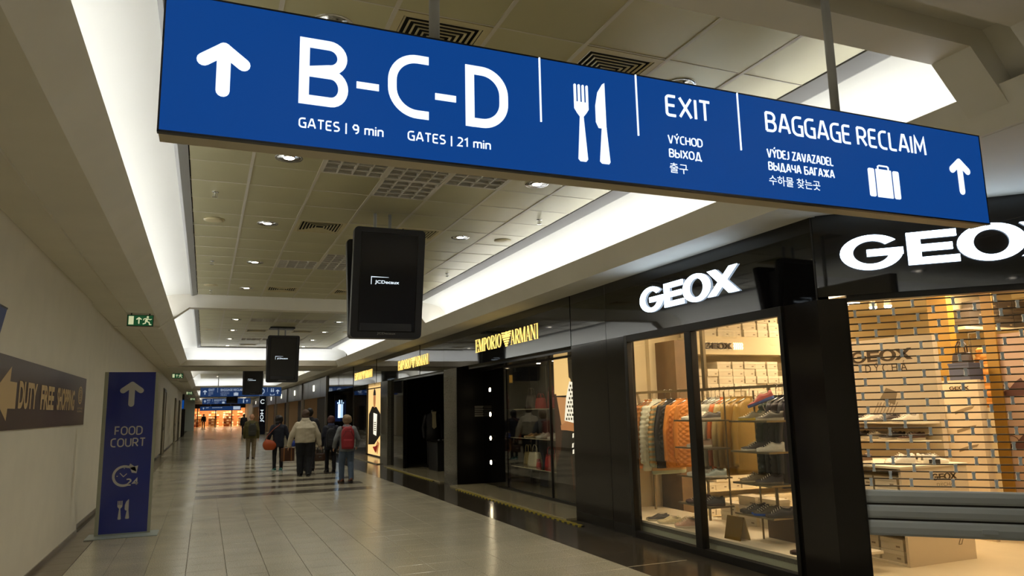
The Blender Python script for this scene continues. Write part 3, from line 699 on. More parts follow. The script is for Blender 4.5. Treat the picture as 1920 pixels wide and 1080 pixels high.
# ================================================================== green exit signs
emat('exit_green', '#1d5a35', .5); emat('exit_cream', '#d8dcae', .75); mat('exit_case', '#2c3a2c', .5)
def exit_sign(yy, x0, x1, z0, z1, label):
    t = thing('hanging_exit_sign', label, 'exit sign', (0, yy, 0), group='green emergency exit signs')
    MB().box(x0, x1, 0, .05, z0, z1).build('case', 'exit_case', t)
    MB().box(x0+.01, x1-.01, -.002, 0, z0+.01, z1-.01).build('face', 'exit_green', t)
    W = x1-x0; H = z1-z0
    P2 = Plane((x0, -.002, z0), (1, 0, 0), (0, -1, 0))
    MB().prism([(W*.06, H*.14), (W*.25, H*.14), (W*.25, H*.88), (W*.06, H*.88)], P2, 0, .002).build('door_symbol', 'exit_cream', t)
    arrow_up(MB(), W*.45, H*.2, H*.82, H*.22, H*.1, P2, .002).build('arrow', 'exit_cream', t)
    mb = MB(); ring(mb, W*.78, H*.82, H*.09, H*.09, H*.09, H*.09, P2, .002, n=12)
    ribbon(mb, [(W*.76, H*.68), (W*.72, H*.42)], H*.2, P2, .002)
    ribbon(mb, [(W*.73, H*.44), (W*.84, H*.36), (W*.86, H*.16), (W*.93, H*.15)], H*.09, P2, .002)
    ribbon(mb, [(W*.71, H*.44), (W*.70, H*.28), (W*.60, H*.2)], H*.09, P2, .002)
    ribbon(mb, [(W*.77, H*.7), (W*.87, H*.58), (W*.93, H*.64)], H*.07, P2, .002)
    ribbon(mb, [(W*.74, H*.7), (W*.64, H*.66), (W*.62, H*.52)], H*.07, P2, .002)
    mb.build('running_man_symbol', 'exit_cream', t)
    MB().box(x0+.05, x0+.07, .015, .035, z1, 3.305).box(x1-.07, x1-.05, .015, .035, z1, 3.305).build('bracket', 'exit_case', t)
exit_sign(13.62, -1.265, -.87, 3.085, 3.275, 'green running-man exit sign under the left soffit, nearest')
exit_sign(32.6, -1.3, -.88, 3.08, 3.27, 'green exit sign under the left soffit, second one')
exit_sign(57.5, -1.3, -.88, 3.05, 3.26, 'tiny green exit sign far down the left side')
exit_sign(74, -1.3, -.88, 2.95, 3.16, 'farthest faint green exit sign on the left side')

# ================================================================== left wall signs
mat('duty_brown', '#4a3a30', .42, noise=(2, .06)); mat('duty_gold', '#c4a775', .5)
t = thing('duty_free_wall_sign', 'dark brown wall sign reading DUTY FREE SHOPPING with gold arrow', 'sign', (XL, 0, 0))
MB().box(0, .012, 6.4, 12.09, 1.503, 2.143).build('panel', 'duty_brown', t)
P3 = Plane((.012, 0, 0), (0, 1, 0), (1, 0, 0))
MB().prism([(7.9, 1.69), (7.9, 1.925), (7.64, 1.925), (7.66, 2.055), (7.1, 1.81), (7.6, 1.585), (7.62, 1.69)], P3, 0, .002).build('arrow', 'duty_gold', t)
letters('lettering', [('DUTY', (8.0, 8.8, 1.69, 1.945))], P3, 'duty_gold', t, off=.035)
letters('lettering', [('FREE', (9.0, 9.72, 1.69, 1.945))], P3, 'duty_gold', t, off=.035)
letters('lettering', [('SHOPPING', (9.92, 11.14, 1.69, 1.95))], P3, 'duty_gold', t, off=.035)
mb = MB(); ring(mb, 11.62, 1.9, .17, .12, .03, .02, P3, .002); ring(mb, 11.62, 1.9, .11, .078, .02, .015, P3, .002)
text(mb, 'S', (11.56, 11.68, 1.86, 1.94), P3, .002); mb.build('crest', 'duty_gold', t)
letters('lettering', [('DUTY FREE', (11.42, 11.86, 1.71, 1.735)), ('SHOPPING', (11.42, 11.86, 1.67, 1.695))], P3, 'duty_gold', t)
t = thing('blue_wall_sign', 'corner of a small blue sign high on the left wall', 'sign', (XL, 0, 0))
MB().prism([(6.4, 2.2), (7.02, 2.2), (7.24, 2.512), (6.4, 2.512)], lambda a, b, d: (d, a, b), 0, .03).build('panel', mat('navy_plate', '#22386e', .5), t)
MB().prism([(6.4, 2.505), (7.235, 2.505), (7.25, 2.52), (6.4, 2.52)], lambda a, b, d: (d, a, b), 0, .034).build('top_edge', 'sign_edge', t)

# food court totem
mat('totem_blue', '#1f2d80', .15, coat=.4); mat('totem_print', '#b4b2ae', .4); mat('totem_base', '#8c958f', .3)
glassmat('acrylic', (.86, .88, .86), (1, 1, 1), 1.45)
mat('acrylic_edge', '#9c9d8a', .25)
t = thing('food_court_totem', 'dark blue free-standing FOOD COURT panel on a pale base plate', 'sign', (0, 11.7, 0))
MB().bbox(-1.4, -.53, -.3, .2, 0, .012, .004).build('base_plate', 'totem_base', t)
MB().box(-1.315, -1.267, -.012, .012, .012, 2.22).build('edge_strip', 'acrylic_edge', t)
MB().box(-.673, -.633, -.012, .012, .012, 2.22).build('edge_strip', 'acrylic_edge', t)
MB().box(-1.267, -.673, -.012, .012, .03, 2.22).build('panel', 'totem_blue', t)
MB().box(-1.267, -.673, -.014, .014, .012, .03).build('foot_rail', 'totem_base', t)
P4 = Plane((0, -.012, 0), (1, 0, 0), (0, -1, 0))
arrow_up(MB(), -.965, 1.735, 2.1, .15, .075, P4, .002).build('arrow', 'totem_print', t)
stroke_line('FOOD', (-1.15, -.8, 1.345, 1.468), P4, 'totem_print', t, .13)
stroke_line('COURT', (-1.19, -.755, 1.183, 1.305), P4, 'totem_print', t, .13)
mb = MB(); ring(mb, -1.0, .79, .145, .145, .032, .032, P4, .002, 65, 292, 26)
mb.prism([(-.955, .9), (-.93, .955), (-.86, .9), (-.85, .84)][::-1], P4, 0, .002)
mb.prism([(-.905, .83), (-.93, .9), (-.83, .925), (-.845, .82)], P4, 0, .002)
ribbon(mb, [(-1.05, .83), (-1.005, .78), (-.965, .82)], .01, P4, .002); ribbon(mb, [(-1.0, .885), (-1.0, .9)], .012, P4, .002); ribbon(mb, [(-1.09, .79), (-1.075, .79)], .012, P4, .002)
mb.build('clock_symbol', 'totem_print', t)
stroke_line('24', (-.975, -.81, .655, .755), P4, 'totem_print', t, .2)
fork(MB(), -1.025, .21, .46, .06, P4, .002).build('fork_symbol', 'totem_print', t); knife(MB(), -.935, .215, .475, .06, P4, .002).build('knife_symbol', 'totem_print', t)

# doors in the left wall
mat('door_cream', '#9b9175', .5); mat('door_frame', '#77705c', .4); emat('strip_amber', '#e0a040', .8)
MB().box(XL-.05, XL-.02, 34.2, 36.0, 0, 2.75).build('recess_jamb', 'door_frame', wl)
for n_, (a, b, zt) in enumerate(((34.3, 35.9, 2.7), (47.2, 48.8, 2.6), (54.6, 56.2, 2.6))):
    d = MB().box(XL-.04, XL-.012, a+.1, b-.1, 0, zt-.1).build(f'door_{n_+1}', 'door_cream'); d['kind'] = 'structure'
    MB().box(XL-.05, XL+.01, a, a+.1, 0, zt).box(XL-.05, XL+.01, b-.1, b, 0, zt).box(XL-.05, XL+.01, a, b, zt-.1, zt).build('door_frame', 'door_frame', d)
    MB().box(XL-.02, XL+.03, a+.2, a+.24, 1.0, 1.14).build('door_handle', 'steel', d)
# ================================================================== shoe shop front
emat('neon_white', '#d3e8ff', 6.0); emat('neon_gold', '#ffd873', 1.6)
PX = Plane((XR-.009, 0, 0), (0, -1, 0), (-1, 0, 0))       # u = -y, letters stand 9 mm off the fascia
def box_letters(t, pl, u0, m, dep=.014):
    z0, z1 = 2.742, 3.022; mid = (z0+z1)/2
    g = MB(); ring(g, .25, mid, .25, .155, .105, .052, lambda a, b, d: pl(u0+a, b, d), dep, 38, 360, 30)
    g.prism([(.215, mid-.035), (.5, mid-.035), (.5, mid+.025), (.215, mid+.025)], lambda a, b, d: pl(u0+a, b, d), 0, dep)
    g.build('letter', m, t)
    e = MB(); f = lambda a, b, d: pl(u0+a, b, d)
    e.prism([(.53, z0), (.635, z0), (.635, z1), (.53, z1)], f, 0, dep)
    for a, b, x in ((z1-.06, z1, .905), (mid-.03, mid+.03, .87), (z0, z0+.06, .915)): e.prism([(.635, a), (x, a), (x, b), (.635, b)], f, 0, dep)
    e.build('letter', m, t)
    o_ = MB(); ring(o_, 1.15, mid, .247, .157, .118, .05, f, dep, 0, 360, 32); o_.build('letter', m, t)
    x = MB()
    x.prism([(1.36, z1), (1.5, z1), (1.855, z0), (1.7, z0)], f, 0, dep); x.prism([(1.35, z0), (1.475, z0), (1.85, z1), (1.725, z1)], f, 0, dep)
    x.build('letter', m, t)
sf = thing('shoe_shop_front', 'glossy black shoe shop front with lit letters and bright display window', 'shop front', (0, 0, 0))
MB().box(XR, XR+.14, 4.93, 8.695, 2.5, 3.255).build('fascia_panel', 'black_gloss', sf)
# chamfered corner: facade turned 45 degrees
D45 = Vector((1, -1, 0)).normalized(); N45 = Vector((-1, -1, 0)).normalized(); O45 = Vector((XR, 4.93, 0))
P45 = Plane(O45, D45, N45)
def slab45(s0, s1, z0, z1, d0, d1): return MB().prism([(s0, z0), (s1, z0), (s1, z1), (s0, z1)], P45, d0, d1)
slab45(.012, 5.66, 2.52, 3.262, -.14, 0).build('fascia_panel', 'black_gloss', sf)
slab45(2.61, 5.66, 0, 2.515, -.14, -.001).build('corner_panel', 'black_panel', sf)
slab45(-.006, .008, 2.5, 3.25, -.05, .006).build('corner_joint', 'black_frame', sf)
slab45(.24, 2.6, 2.47, 2.52, -.12, -.02).build('shutter_head', 'black_frame', sf)
# corner pillar: wraps from the window to the shutter
MB().prism([(XR, 5.385), (XR, 4.93), tuple((O45+.24*D45)[:2]), tuple((O45+.24*D45-.16*N45)[:2]), (XR+.3, 5.385)], lambda a, b, d: (a, b, d), 0, 2.5).build('corner_pillar', 'black_panel', sf)
# window frame and panes
y0, y1, ym = 5.385, 8.13, 6.815
fr = [('frame_rail', (XR-.03, XR+.05, y0, y1, 2.41, 2.5)), ('frame_rail', (XR-.03, XR+.05, y0, y1, -.005, .08)), ('frame_post', (XR-.03, XR+.05, y1, y1+.07, 0, 2.5)), ('frame_post', (XR-.03, XR+.05, y0-.03, y0+.02, 0, 2.5)), ('mullion', (XR-.035, XR+.055, ym-.045, ym+.075, .08, 2.41))]
for n_, b_ in fr: MB().bbox(*b_, .006).build(n_, 'black_frame', sf)
MB().box(XR+.005, XR+.015, y0+.02, ym-.045, .08, 2.41).build('glass_pane', 'shop_glass', sf)
MB().box(XR+.005, XR+.015, ym+.075, y1, .08, 2.41).build('glass_pane', 'shop_glass', sf)
MB().box(XR, XR+.12, y1+.07, 8.695, 0, 2.5).build('side_panel', 'black_panel', sf)
MB().box(XR-.002, XR+.004, y1+.07, 8.695, 0, .12).build('kick_plate', 'black_frame', sf)
t = thing('lit_shop_letters', 'lit white GEOX letters above the display window', 'shop sign', (0, 0, 0)); box_letters(t, PX, -7.785, 'neon_white')
t = thing('lit_shop_letters', 'lit white GEOX letters above the roller shutter, cut by the picture edge', 'shop sign', (0, 0, 0)); box_letters(t, Plane(O45+.009*N45, D45, N45), .22, 'neon_white')
# roller shutter on the 45 degree facade
mat('shutter_rod', '#6b5f50', .4, metal=.4); mat('shutter_clip', '#dfe8ef', .3, metal=.1); mat('shutter_bar', '#bcc2c3', .4, metal=.1)
sh = thing('roller_shutter', 'half-lowered metal grille shutter with clips and three solid bottom slats', 'shutter', (0, 0, 0))
SD = -.045
def onpl(s, z, d): return Vector(P45(s, z, d))
zs = [.894+.0597*k for k in range(27)]
S0, S1 = .235, 2.6
rod = MB().tube([(0, 0, 0), ((S1-S0), 0, 0)], .0065, 6).mesh('rod', 'shutter_rod', smooth=True)
for z in zs:
    o = obj('rod', rod, sh, onpl(S0, z, SD), math.atan2(D45.y, D45.x))
clip = MB()
clip.prism([(-.013, -.033), (.013, -.033), (.013, -.02), (.0095, -.012), (.0095, .012), (.013, .02), (.013, .033), (-.013, .033), (-.013, .02), (-.0095, .012), (-.0095, -.012), (-.013, -.02)], lambda a, b, d: (a, d, b), -.012, .009)
clip = clip.mesh('clip', 'shutter_clip')
nclip = 0
for k in range(26):
    zc = (zs[k]+zs[k+1])/2
    offs = .062 if k % 2 == 0 else .213
    for q in range(9):
        s = S0+offs-.0+.302*q+(.03 if k % 4 > 1 else 0)
        if s < 2.56 and s > S0+.02:
            obj('clip', clip, sh, onpl(s, zc, SD), math.atan2(D45.y, D45.x)); nclip += 1
for z0_, z1_ in ((.755, .862), (.632, .738), (.493, .615)):
    h = z1_-z0_
    MB().prism([(0, z0_), (.012, z0_), (.02, z0_+h*.15), (.026, z0_+h*.55), (.02, z1_-h*.12), (.008, z1_), (0, z1_)], lambda a, b, d: tuple(onpl(d, b, SD+a)), S0, S1).build('bottom_slat', 'shutter_bar', sh)
MB().prism([(0, .735), (.006, .735), (.006, .757), (0, .757)], lambda a, b, d: tuple(onpl(d, b, SD+a)), S0, S1).prism([(0, .612), (.006, .612), (.006, .634), (0, .634)], lambda a, b, d: tuple(onpl(d, b, SD+a)), S0, S1).build('slat_joint', 'black_frame', sh)
slab45(1.06, 1.17, .535, .57, SD+.02, SD+.034).build('lock_plate', 'shutter_bar', sh)
for s in (S0-.002,): slab45(s, s+.012, .0, 2.5, -.08, .0).build('guide_rail', 'black_frame', sh)

# ================================================================== fashion shop front (black gloss, gold letters)
ff = thing('fashion_shop_front', 'long mirror-black fashion shop front with three gold name signs', 'shop front', (0, 0, 0))
ys = [8.70, 9.75, 11.0, 13.0, 14.75, 16.15, 18.2, 20.2, 21.8, 23.4, 25.4, 27.4, 29.4, 31.5, 33.6]
for k in range(len(ys)-1):
    p = MB().box(0, .14, 0, ys[k+1]-ys[k]-.006, 2.5, 3.255).build('fascia_panel', 'black_gloss', ff, (XR, ys[k]+.003, 0))
    p.rotation_euler = (0, random.uniform(-.002, .002), random.uniform(-.003, .003))
MB().box(XR, XR+.14, 8.70, 9.75, .0, 2.495).build('black_panel', 'black_panel', ff)
MB().box(XR-.004, XR+.002, 8.70, 9.75, 0, .13).build('kick_plate', 'black_frame', ff)
MB().box(XR, XR+.12, 8.697, 8.705, 0, 3.25).build('panel_joint', 'black_frame', ff)
# bay one
mat('black_soft', '#100e0c', .4, spec=.08)
XG = 5.56
MB().box(4.83, XG+.9, 9.75, 15.2, 0, .032).build('marble_step', 'marble_step', ff)
MB().box(XR+.14, XG, 9.75, 15.2, 2.44, 2.52).build('recess_head', 'black_panel', ff)
MB().box(XG-.02, XG+.04, 10.0, 15.2, 2.42, 2.5).build('window_head', 'black_frame', ff)
MB().box(XR, XG+.12, 15.2, 15.24, .03, 2.5).build('end_panel', 'black_soft', ff)
MB().box(XG-.02, XG+.03, 9.8, 14.2, .032, .075).build('window_sill', 'black_frame', ff)
for a, b in ((9.9, 11.69), (11.73, 13.72)):
    MB().box(XG, XG+.012, a, b, .075, 2.42).build('glass_pane', 'shop_glass', ff)
MB().box(XG-.012, XG+.03, 11.69, 11.73, .075, 2.42).build('mullion', 'black_frame', ff)
MB().box(XG-.012, XG+.06, 13.72, 14.35, .032, 2.42).build('black_panel', 'black_gloss', ff)
MB().box(XG+.04, XG+.1, 14.35, 15.2, .032, 2.42).build('black_panel', 'black_gloss', ff)
mat('hours_white', '#8d887b', .5)
for k, z in enumerate((1.66, 1.63, 1.59, 1.555, 1.515, 1.48, 1.455)):
    MB().box(5.402, 5.612 if k % 2 == 0 else 5.59, 15.196, 15.199, z-.009, z+.006).build('opening_hours_line', 'hours_white', ff)
emat('spot_warm', '#ffe9bd', 30)
for k, z in enumerate((1.998, 1.489, 1.002, .508)):
    t = thing('wall_spot_lamp', f'small warm spot lamp on the black fashion shop front, {["highest","second from top","third from top","lowest"][k]} of four', 'lamp', (XG-.02, 14.55, z), group='column of four spot lamps')
    MB().prism(arc(0, 0, .05, .05, 0, 345, 16), lambda a, b, d: (d, a, b), -.02, .055).build('housing', 'black_frame', t)
    MB().prism(arc(0, 0, .042, .042, 0, 345, 16), lambda a, b, d: (d, a, b), -.03, -.021).build('lamp', 'spot_warm', t)
# pilasters
for a, b in ((15.24, 16.15), (21.8, 22.75)):
    MB().box(XR, XR+.6, a, b, 0, 2.5).build('stone_pilaster', 'stone_pilaster', ff)
    MB().box(XR-.004, XR+.0, a+.12, b-.12, .5, 2.0).build('black_inset', 'black_gloss', ff) if a > 20 else None
# bay two: dark entrance
MB().box(4.9, 8.8, 16.15, 21.8, 0, .03).build('entrance_floor', 'marble_step', ff)
MB().box(XR+.1, XR+.16, 16.2, 21.75, 2.44, 2.52).build('entrance_head', 'black_panel', ff)
MB().box(XR+.1, XR+.16, 20.3, 21.75, .03, 2.45).build('black_panel', 'black_gloss', ff)
# bay three
MB().box(4.9, 6.4, 22.75, 33.6, 0, .03).build('marble_step', 'marble_step', ff)
MB().box(XG, XG+.05, 24.2, 25.3, .03, 2.5).build('black_panel', 'black_gloss', ff)
MB().box(XG, XG+.05, 27.65, 33.5, .03, 2.5).build('black_panel', 'black_gloss', ff)
MB().box(XR, XG+.3, 33.5, 33.6, .03, 3.2).build('end_panel', 'black_gloss', ff)
MB().box(XR+.14, XG, 22.75, 33.5, 2.5, 2.56).build('recess_head', 'black_panel', ff)
# hazard tape at the steps
def tape_mat():
    m = mat('hazard_tape', '#c9b416', .5); nt = m.node_tree; b = nt.nodes['Principled BSDF']
    g = nt.nodes.new('ShaderNodeNewGeometry'); s = nt.nodes.new('ShaderNodeSeparateXYZ'); nt.links.new(g.outputs['Position'], s.inputs[0])
    a = nt.nodes.new('ShaderNodeMath'); a.operation = 'MULTIPLY_ADD'; a.inputs[1].default_value = 1.3; nt.links.new(s.outputs['X'], a.inputs[0]); nt.links.new(s.outputs['Y'], a.inputs[2])
    d = nt.nodes.new('ShaderNodeMath'); d.operation = 'FRACT'; e = nt.nodes.new('ShaderNodeMath'); e.operation = 'MULTIPLY'; e.inputs[1].default_value = 6.0
    nt.links.new(a.outputs[0], e.inputs[0]); nt.links.new(e.outputs[0], d.inputs[0])
    c = nt.nodes.new('ShaderNodeValToRGB'); c.color_ramp.interpolation = 'CONSTANT'; c.color_ramp.elements[0].color = (*hexc('#b09d17'), 1)
    c.color_ramp.elements[1].position = .5; c.color_ramp.elements[1].color = (.01, .01, .01, 1)
    nt.links.new(d.outputs[0], c.inputs['Fac']); nt.links.new(c.outputs['Color'], b.inputs['Base Color']); return m
tape_mat()
tag(MB().box(4.75, 4.83, 9.2, 14.6, 0, .012).build('hazard_tape', 'hazard_tape'), 'yellow and black hazard tape along the marble step, nearest strip', 'tape')
tag(MB().box(4.84, 4.899, 16.6, 21.2, 0, .01).build('hazard_tape', 'hazard_tape'), 'yellow hazard tape in front of the dark shop entrance, farther strip', 'tape')
# gold serif letters
def serif(mb, ch, f, w, h, dep):
    T, t_ = {'M': .15, 'I': .32}.get(ch, .2)*w, .03*h
    def st(x, a=0, b=1, tk=None): tk = tk or T; mb.prism([(x, a*h), (x+tk, a*h), (x+tk, b*h), (x, b*h)], f, 0, dep)
    def bar(x0, x1, y): mb.prism([(x0, y), (x1, y), (x1, y+t_), (x0, y+t_)], f, 0, dep)
    def sr(xc, y): mb.prism([(xc-T*.9, y), (xc+T*.9, y), (xc+T*.9, y+t_*.7), (xc-T*.9, y+t_*.7)], f, 0, dep)
    def diag(x0, y0_, x1, y1_, tk): mb.prism([(x0-tk/2, y0_*h), (x0+tk/2, y0_*h), (x1+tk/2, y1_*h), (x1-tk/2, y1_*h)], f, 0, dep)
    if ch == 'E':
        st(.12*w); bar(0, .95*w, h-t_); bar(.1*w, .75*w, h*.5); bar(0, w, 0); st(.88*w, 0, .24, t_); st(.86*w, .78, 1, t_); st(.7*w, .4, .64, t_)
    elif ch == 'M':
        st(.06*w, tk=t_*.8); diag(.14*w, 1, .48*w, 0, T); diag(.48*w, 0, .82*w, 1, t_*.8); st(.8*w); sr(.08*w, 0); sr(.88*w, 0)
    elif ch in 'PR':
        st(.12*w); ring(mb, .45*w, .74*h, .5*w, .26*h, T, t_, f, dep, -90, 90, 14); bar(.1*w, .5*w, h-t_); bar(.1*w, .5*w, .48*h); sr(.12*w+T/2, 0)
        if ch == 'R': diag(.5*w, .5, .92*w, 0, T); sr(.95*w, 0)
    elif ch == 'O': ring(mb, w/2, h/2, w/2, h/2, T, t_, f, dep, 0, 360, 24)
    elif ch == 'I': st(w/2-T/2); sr(w/2, 0); sr(w/2, h-t_*.7)
    elif ch == 'A':
        diag(.1*w, 0, .48*w, 1, t_*.8); diag(.88*w, 0, .48*w, 1, T); bar(.25*w, .75*w, .3*h); sr(.1*w, 0); sr(.9*w, 0)
    elif ch == 'N':
        st(.1*w, tk=t_*.8); diag(.14*w, 1, .86*w, 0, T); st(.85*w, tk=t_*.8); sr(.12*w, 0); sr(.88*w, h-t_*.7); sr(.12*w, h-t_*.7)
def gold_sign(y_left, label, m='neon_gold'):
    t = thing('gold_shop_letters', label, 'shop sign', (0, 0, 0), group='gold shop name signs')
    z0, h = 2.722, .255; dep = .007
    def word(s, u, ws):
        for ch, w_ in zip(s, ws):
            mb = MB(); serif(mb, ch, lambda a, b, d, u=u: PX(-y_left+u+a, z0+b, d), w_*.92, h, dep); mb.build('letter', m, t); u += w_
    word('EMPORIO', 0, (.2, .27, .19, .22, .21, .11, .22)); word('ARMANI', 1.87, (.2, .2, .28, .2, .22, .1))
    cx = 1.655; mb = MB(); F = lambda a, b, d: PX(-y_left+a, z0+b, d)
    for k, (hw, z) in enumerate(((.225, .235), (.215, .195), (.18, .152), (.145, .11), (.11, .068), (.075, .026), (.045, -.012))):
        if k < 2:
            for sg in (-1, 1): mb.prism([(cx+sg*.045, z-.012), (cx+sg*hw, z-.002), (cx+sg*hw*.95, z+.024), (cx+sg*.045, z+.014)][::sg], F, 0, dep)
        else: mb.prism([(cx-hw, z), (cx+hw, z), (cx+hw*1.06, z+.028), (cx-hw*1.06, z+.028)], F, 0, dep)
    mb.prism([(cx-.03, .185), (cx+.03, .185), (cx+.035, .225), (cx+.01, .262), (cx-.05, .245), (cx-.03, .225)], F, 0, dep)
    mb.build('eagle_emblem', m, t)
gold_sign(13.94, 'gold EMPORIO ARMANI letters, nearest of three'); gold_sign(20.45, 'gold EMPORIO ARMANI letters over the dark entrance, middle of three'); gold_sign(27.05, 'gold EMPORIO ARMANI letters over the far poster, smallest of three')
# lit advertising posters (flat prints in light boxes)
emat('ad_beige', '#f0c680', 1.15); emat('ad_peach', '#d99a60', .75); emat('ad_dark', '#17100b', .25); emat('ad_skin', '#c9844f', .7); emat('ad_white', '#f8efd8', 1.15); emat('ad_red', '#8a1a14', .6); emat('ad_brown', '#4a2a18', .4)
def patch(t, nm, poly, m, pl, k): MB().prism(poly, pl, .001*k, .001*k+.0008).build(nm, m, t)
PA = Plane((5.62, 0, 0), (0, -1, 0), (-1, 0, 0))
t = thing('lit_poster', 'tall lit fashion poster of a figure in a dotted white dress', 'poster', (0, 0, 0))
MB().box(5.622, 5.7, 9.9, 11.66, .05, 2.45).build('light_box', 'black_frame', t)
u = lambda y_: -y_
patch(t, 'print', [(u(11.66), .06), (u(9.95), .06), (u(9.95), 2.44), (u(11.66), 2.44)], 'ad_dark', PA, 0)
patch(t, 'print_ground', [(u(11.65), 1.8), (u(11.0), 1.8), (u(11.05), 2.44), (u(11.65), 2.44)], 'ad_beige', PA, 1)
patch(t, 'print_ground', [(u(11.6), 1.78), (u(11.0), 1.76), (u(11.1), 1.28), (u(11.42), 1.24)], 'ad_peach', PA, 1)
patch(t, 'print_ground', [(u(11.66), 1.83), (u(11.58), 1.83), (u(11.38), 1.22), (u(11.45), .9), (u(11.66), .6)], 'ad_brown', PA, 2)
patch(t, 'print_arm', [(u(11.44), 1.3), (u(11.2), 1.37), (u(10.6), 1.3), (u(10.6), 1.19), (u(11.2), 1.22), (u(11.42), 1.22)], 'ad_skin', PA, 3)
patch(t, 'print_hair', [(u(11.08), 2.1), (u(11.1), 2.44), (u(10.4), 2.44), (u(10.5), 2.05), (u(10.9), 2.0)], 'ad_dark', PA, 3)
patch(t, 'print_face', [(u(10.93), 2.08), (u(10.95), 2.24), (u(10.85), 2.31), (u(10.7), 2.2), (u(10.78), 2.02)], 'ad_skin', PA, 4)
dress = [(u(11.06), 2.03), (u(10.75), 1.98), (u(10.45), 1.95), (u(10.4), 1.36), (u(10.9), 1.34), (u(11.28), 1.38), (u(11.2), 1.75)]
patch(t, 'print_dress', dress, 'ad_white', PA, 5)
for a in range(9):
    for b in range(7):
        yy, zz = 11.2-.09*b+.045*(a % 2), 1.41+.068*a
        if zz > 1.98 or yy > 11.24-.28*(zz-1.4) or yy < 10.5: continue
        if random.random() < .15: continue
        patch(t, 'print_dot', [(u(yy)-.026, zz-.016), (u(yy)+.024, zz-.024), (u(yy)+.03, zz+.014), (u(yy)-.018, zz+.024)], 'ad_dark', PA, 6)
for (yy, zz) in ((10.98, 1.14), (10.92, 1.05), (11.0, .98), (10.9, .92), (10.86, 1.1), (10.99, .88), (10.83, .86)):
    patch(t, 'print_dot', [(u(yy)-.03, zz-.04), (u(yy)+.02, zz-.03), (u(yy)+.03, zz+.04), (u(yy)-.02, zz+.03)], 'ad_white', PA, 6)
patch(t, 'print_leg', [(u(11.1), .8), (u(11.03), .82), (u(10.98), .3), (u(11.03), .25)], 'ad_brown', PA, 5)
patch(t, 'print_leg', [(u(10.9), .8), (u(10.82), .8), (u(10.86), .25), (u(10.9), .2)], 'ad_brown', PA, 5)
PB = Plane((5.6, 0, 0), (0, -1, 0), (-1, 0, 0))
t = thing('lit_poster', 'lit fashion poster of a figure in black, far along the shop front', 'poster', (0, 0, 0))
MB().box(5.602, 5.68, 25.35, 27.6, .03, 2.56).build('light_box', 'black_frame', t)
q = lambda y_: -y_
patch(t, 'print', [(q(27.55), .08), (q(25.4), .08), (q(25.4), 2.5), (q(27.55), 2.5)], 'ad_beige', PB, 0)
patch(t, 'print_jacket', [(q(27.5), .4), (q(27.4), 1.5), (q(26.85), 1.78), (q(26.1), 1.75), (q(25.45), 1.5), (q(25.42), .8), (q(26.4), .45)], 'ad_dark', PB, 1)
patch(t, 'print_face', arc(q(26.45), 2.02, .2, .3, 0, 340, 18), 'ad_skin', PB, 2)
patch(t, 'print_hair', arc(q(26.45), 2.12, .23, .28, 10, 170, 14), 'ad_dark', PB, 3)
patch(t, 'print_shirt', [(q(26.6), 1.55), (q(26.0), 1.5), (q(26.1), .75), (q(26.6), .8)], 'ad_white', PB, 3)
for k in range(5): patch(t, 'print_line', [(q(26.5), 1.2-.07*k), (q(26.15), 1.2-.07*k), (q(26.15), 1.23-.07*k), (q(26.5), 1.23-.07*k)], 'ad_dark', PB, 4)
patch(t, 'print_red', [(q(26.7), .35), (q(26.2), .15), (q(25.8), .45), (q(26.3), .38)], 'ad_red', PB, 3)
patch(t, 'print_hand', [(q(26.3), .3), (q(25.9), .6), (q(25.6), .5), (q(25.9), .12)], 'ad_skin', PB, 2)
patch(t, 'print_frame', [(q(27.55), 2.4), (q(25.4), 2.4), (q(25.4), 2.44), (q(27.55), 2.44)], 'ad_dark', PB, 2)
# bright vertical display at the far end of the front
emat('display_blue', '#bfe2ff', 2.2); emat('display_dark', '#10224a', .5)
t = thing('wall_display_screen', 'bright blue-white upright display at the far end of the black front', 'screen', (0, 33.44, 0))
MB().box(5.3, 5.75, 0, .05, 1.15, 2.35).build('housing', 'black_frame', t)
MB().box(5.33, 5.72, -.004, 0, 1.2, 2.1).build('panel', 'display_dark', t)
MB().box(5.45, 5.68, -.008, -.004, 1.35, 1.95).build('picture', 'display_blue', t)
for k in range(4): MB().box(5.42+.07*k, 5.46+.07*k, -.008, -.004, 1.97, 2.03+.05*((k*2) % 3)).build('picture', 'display_blue', t)
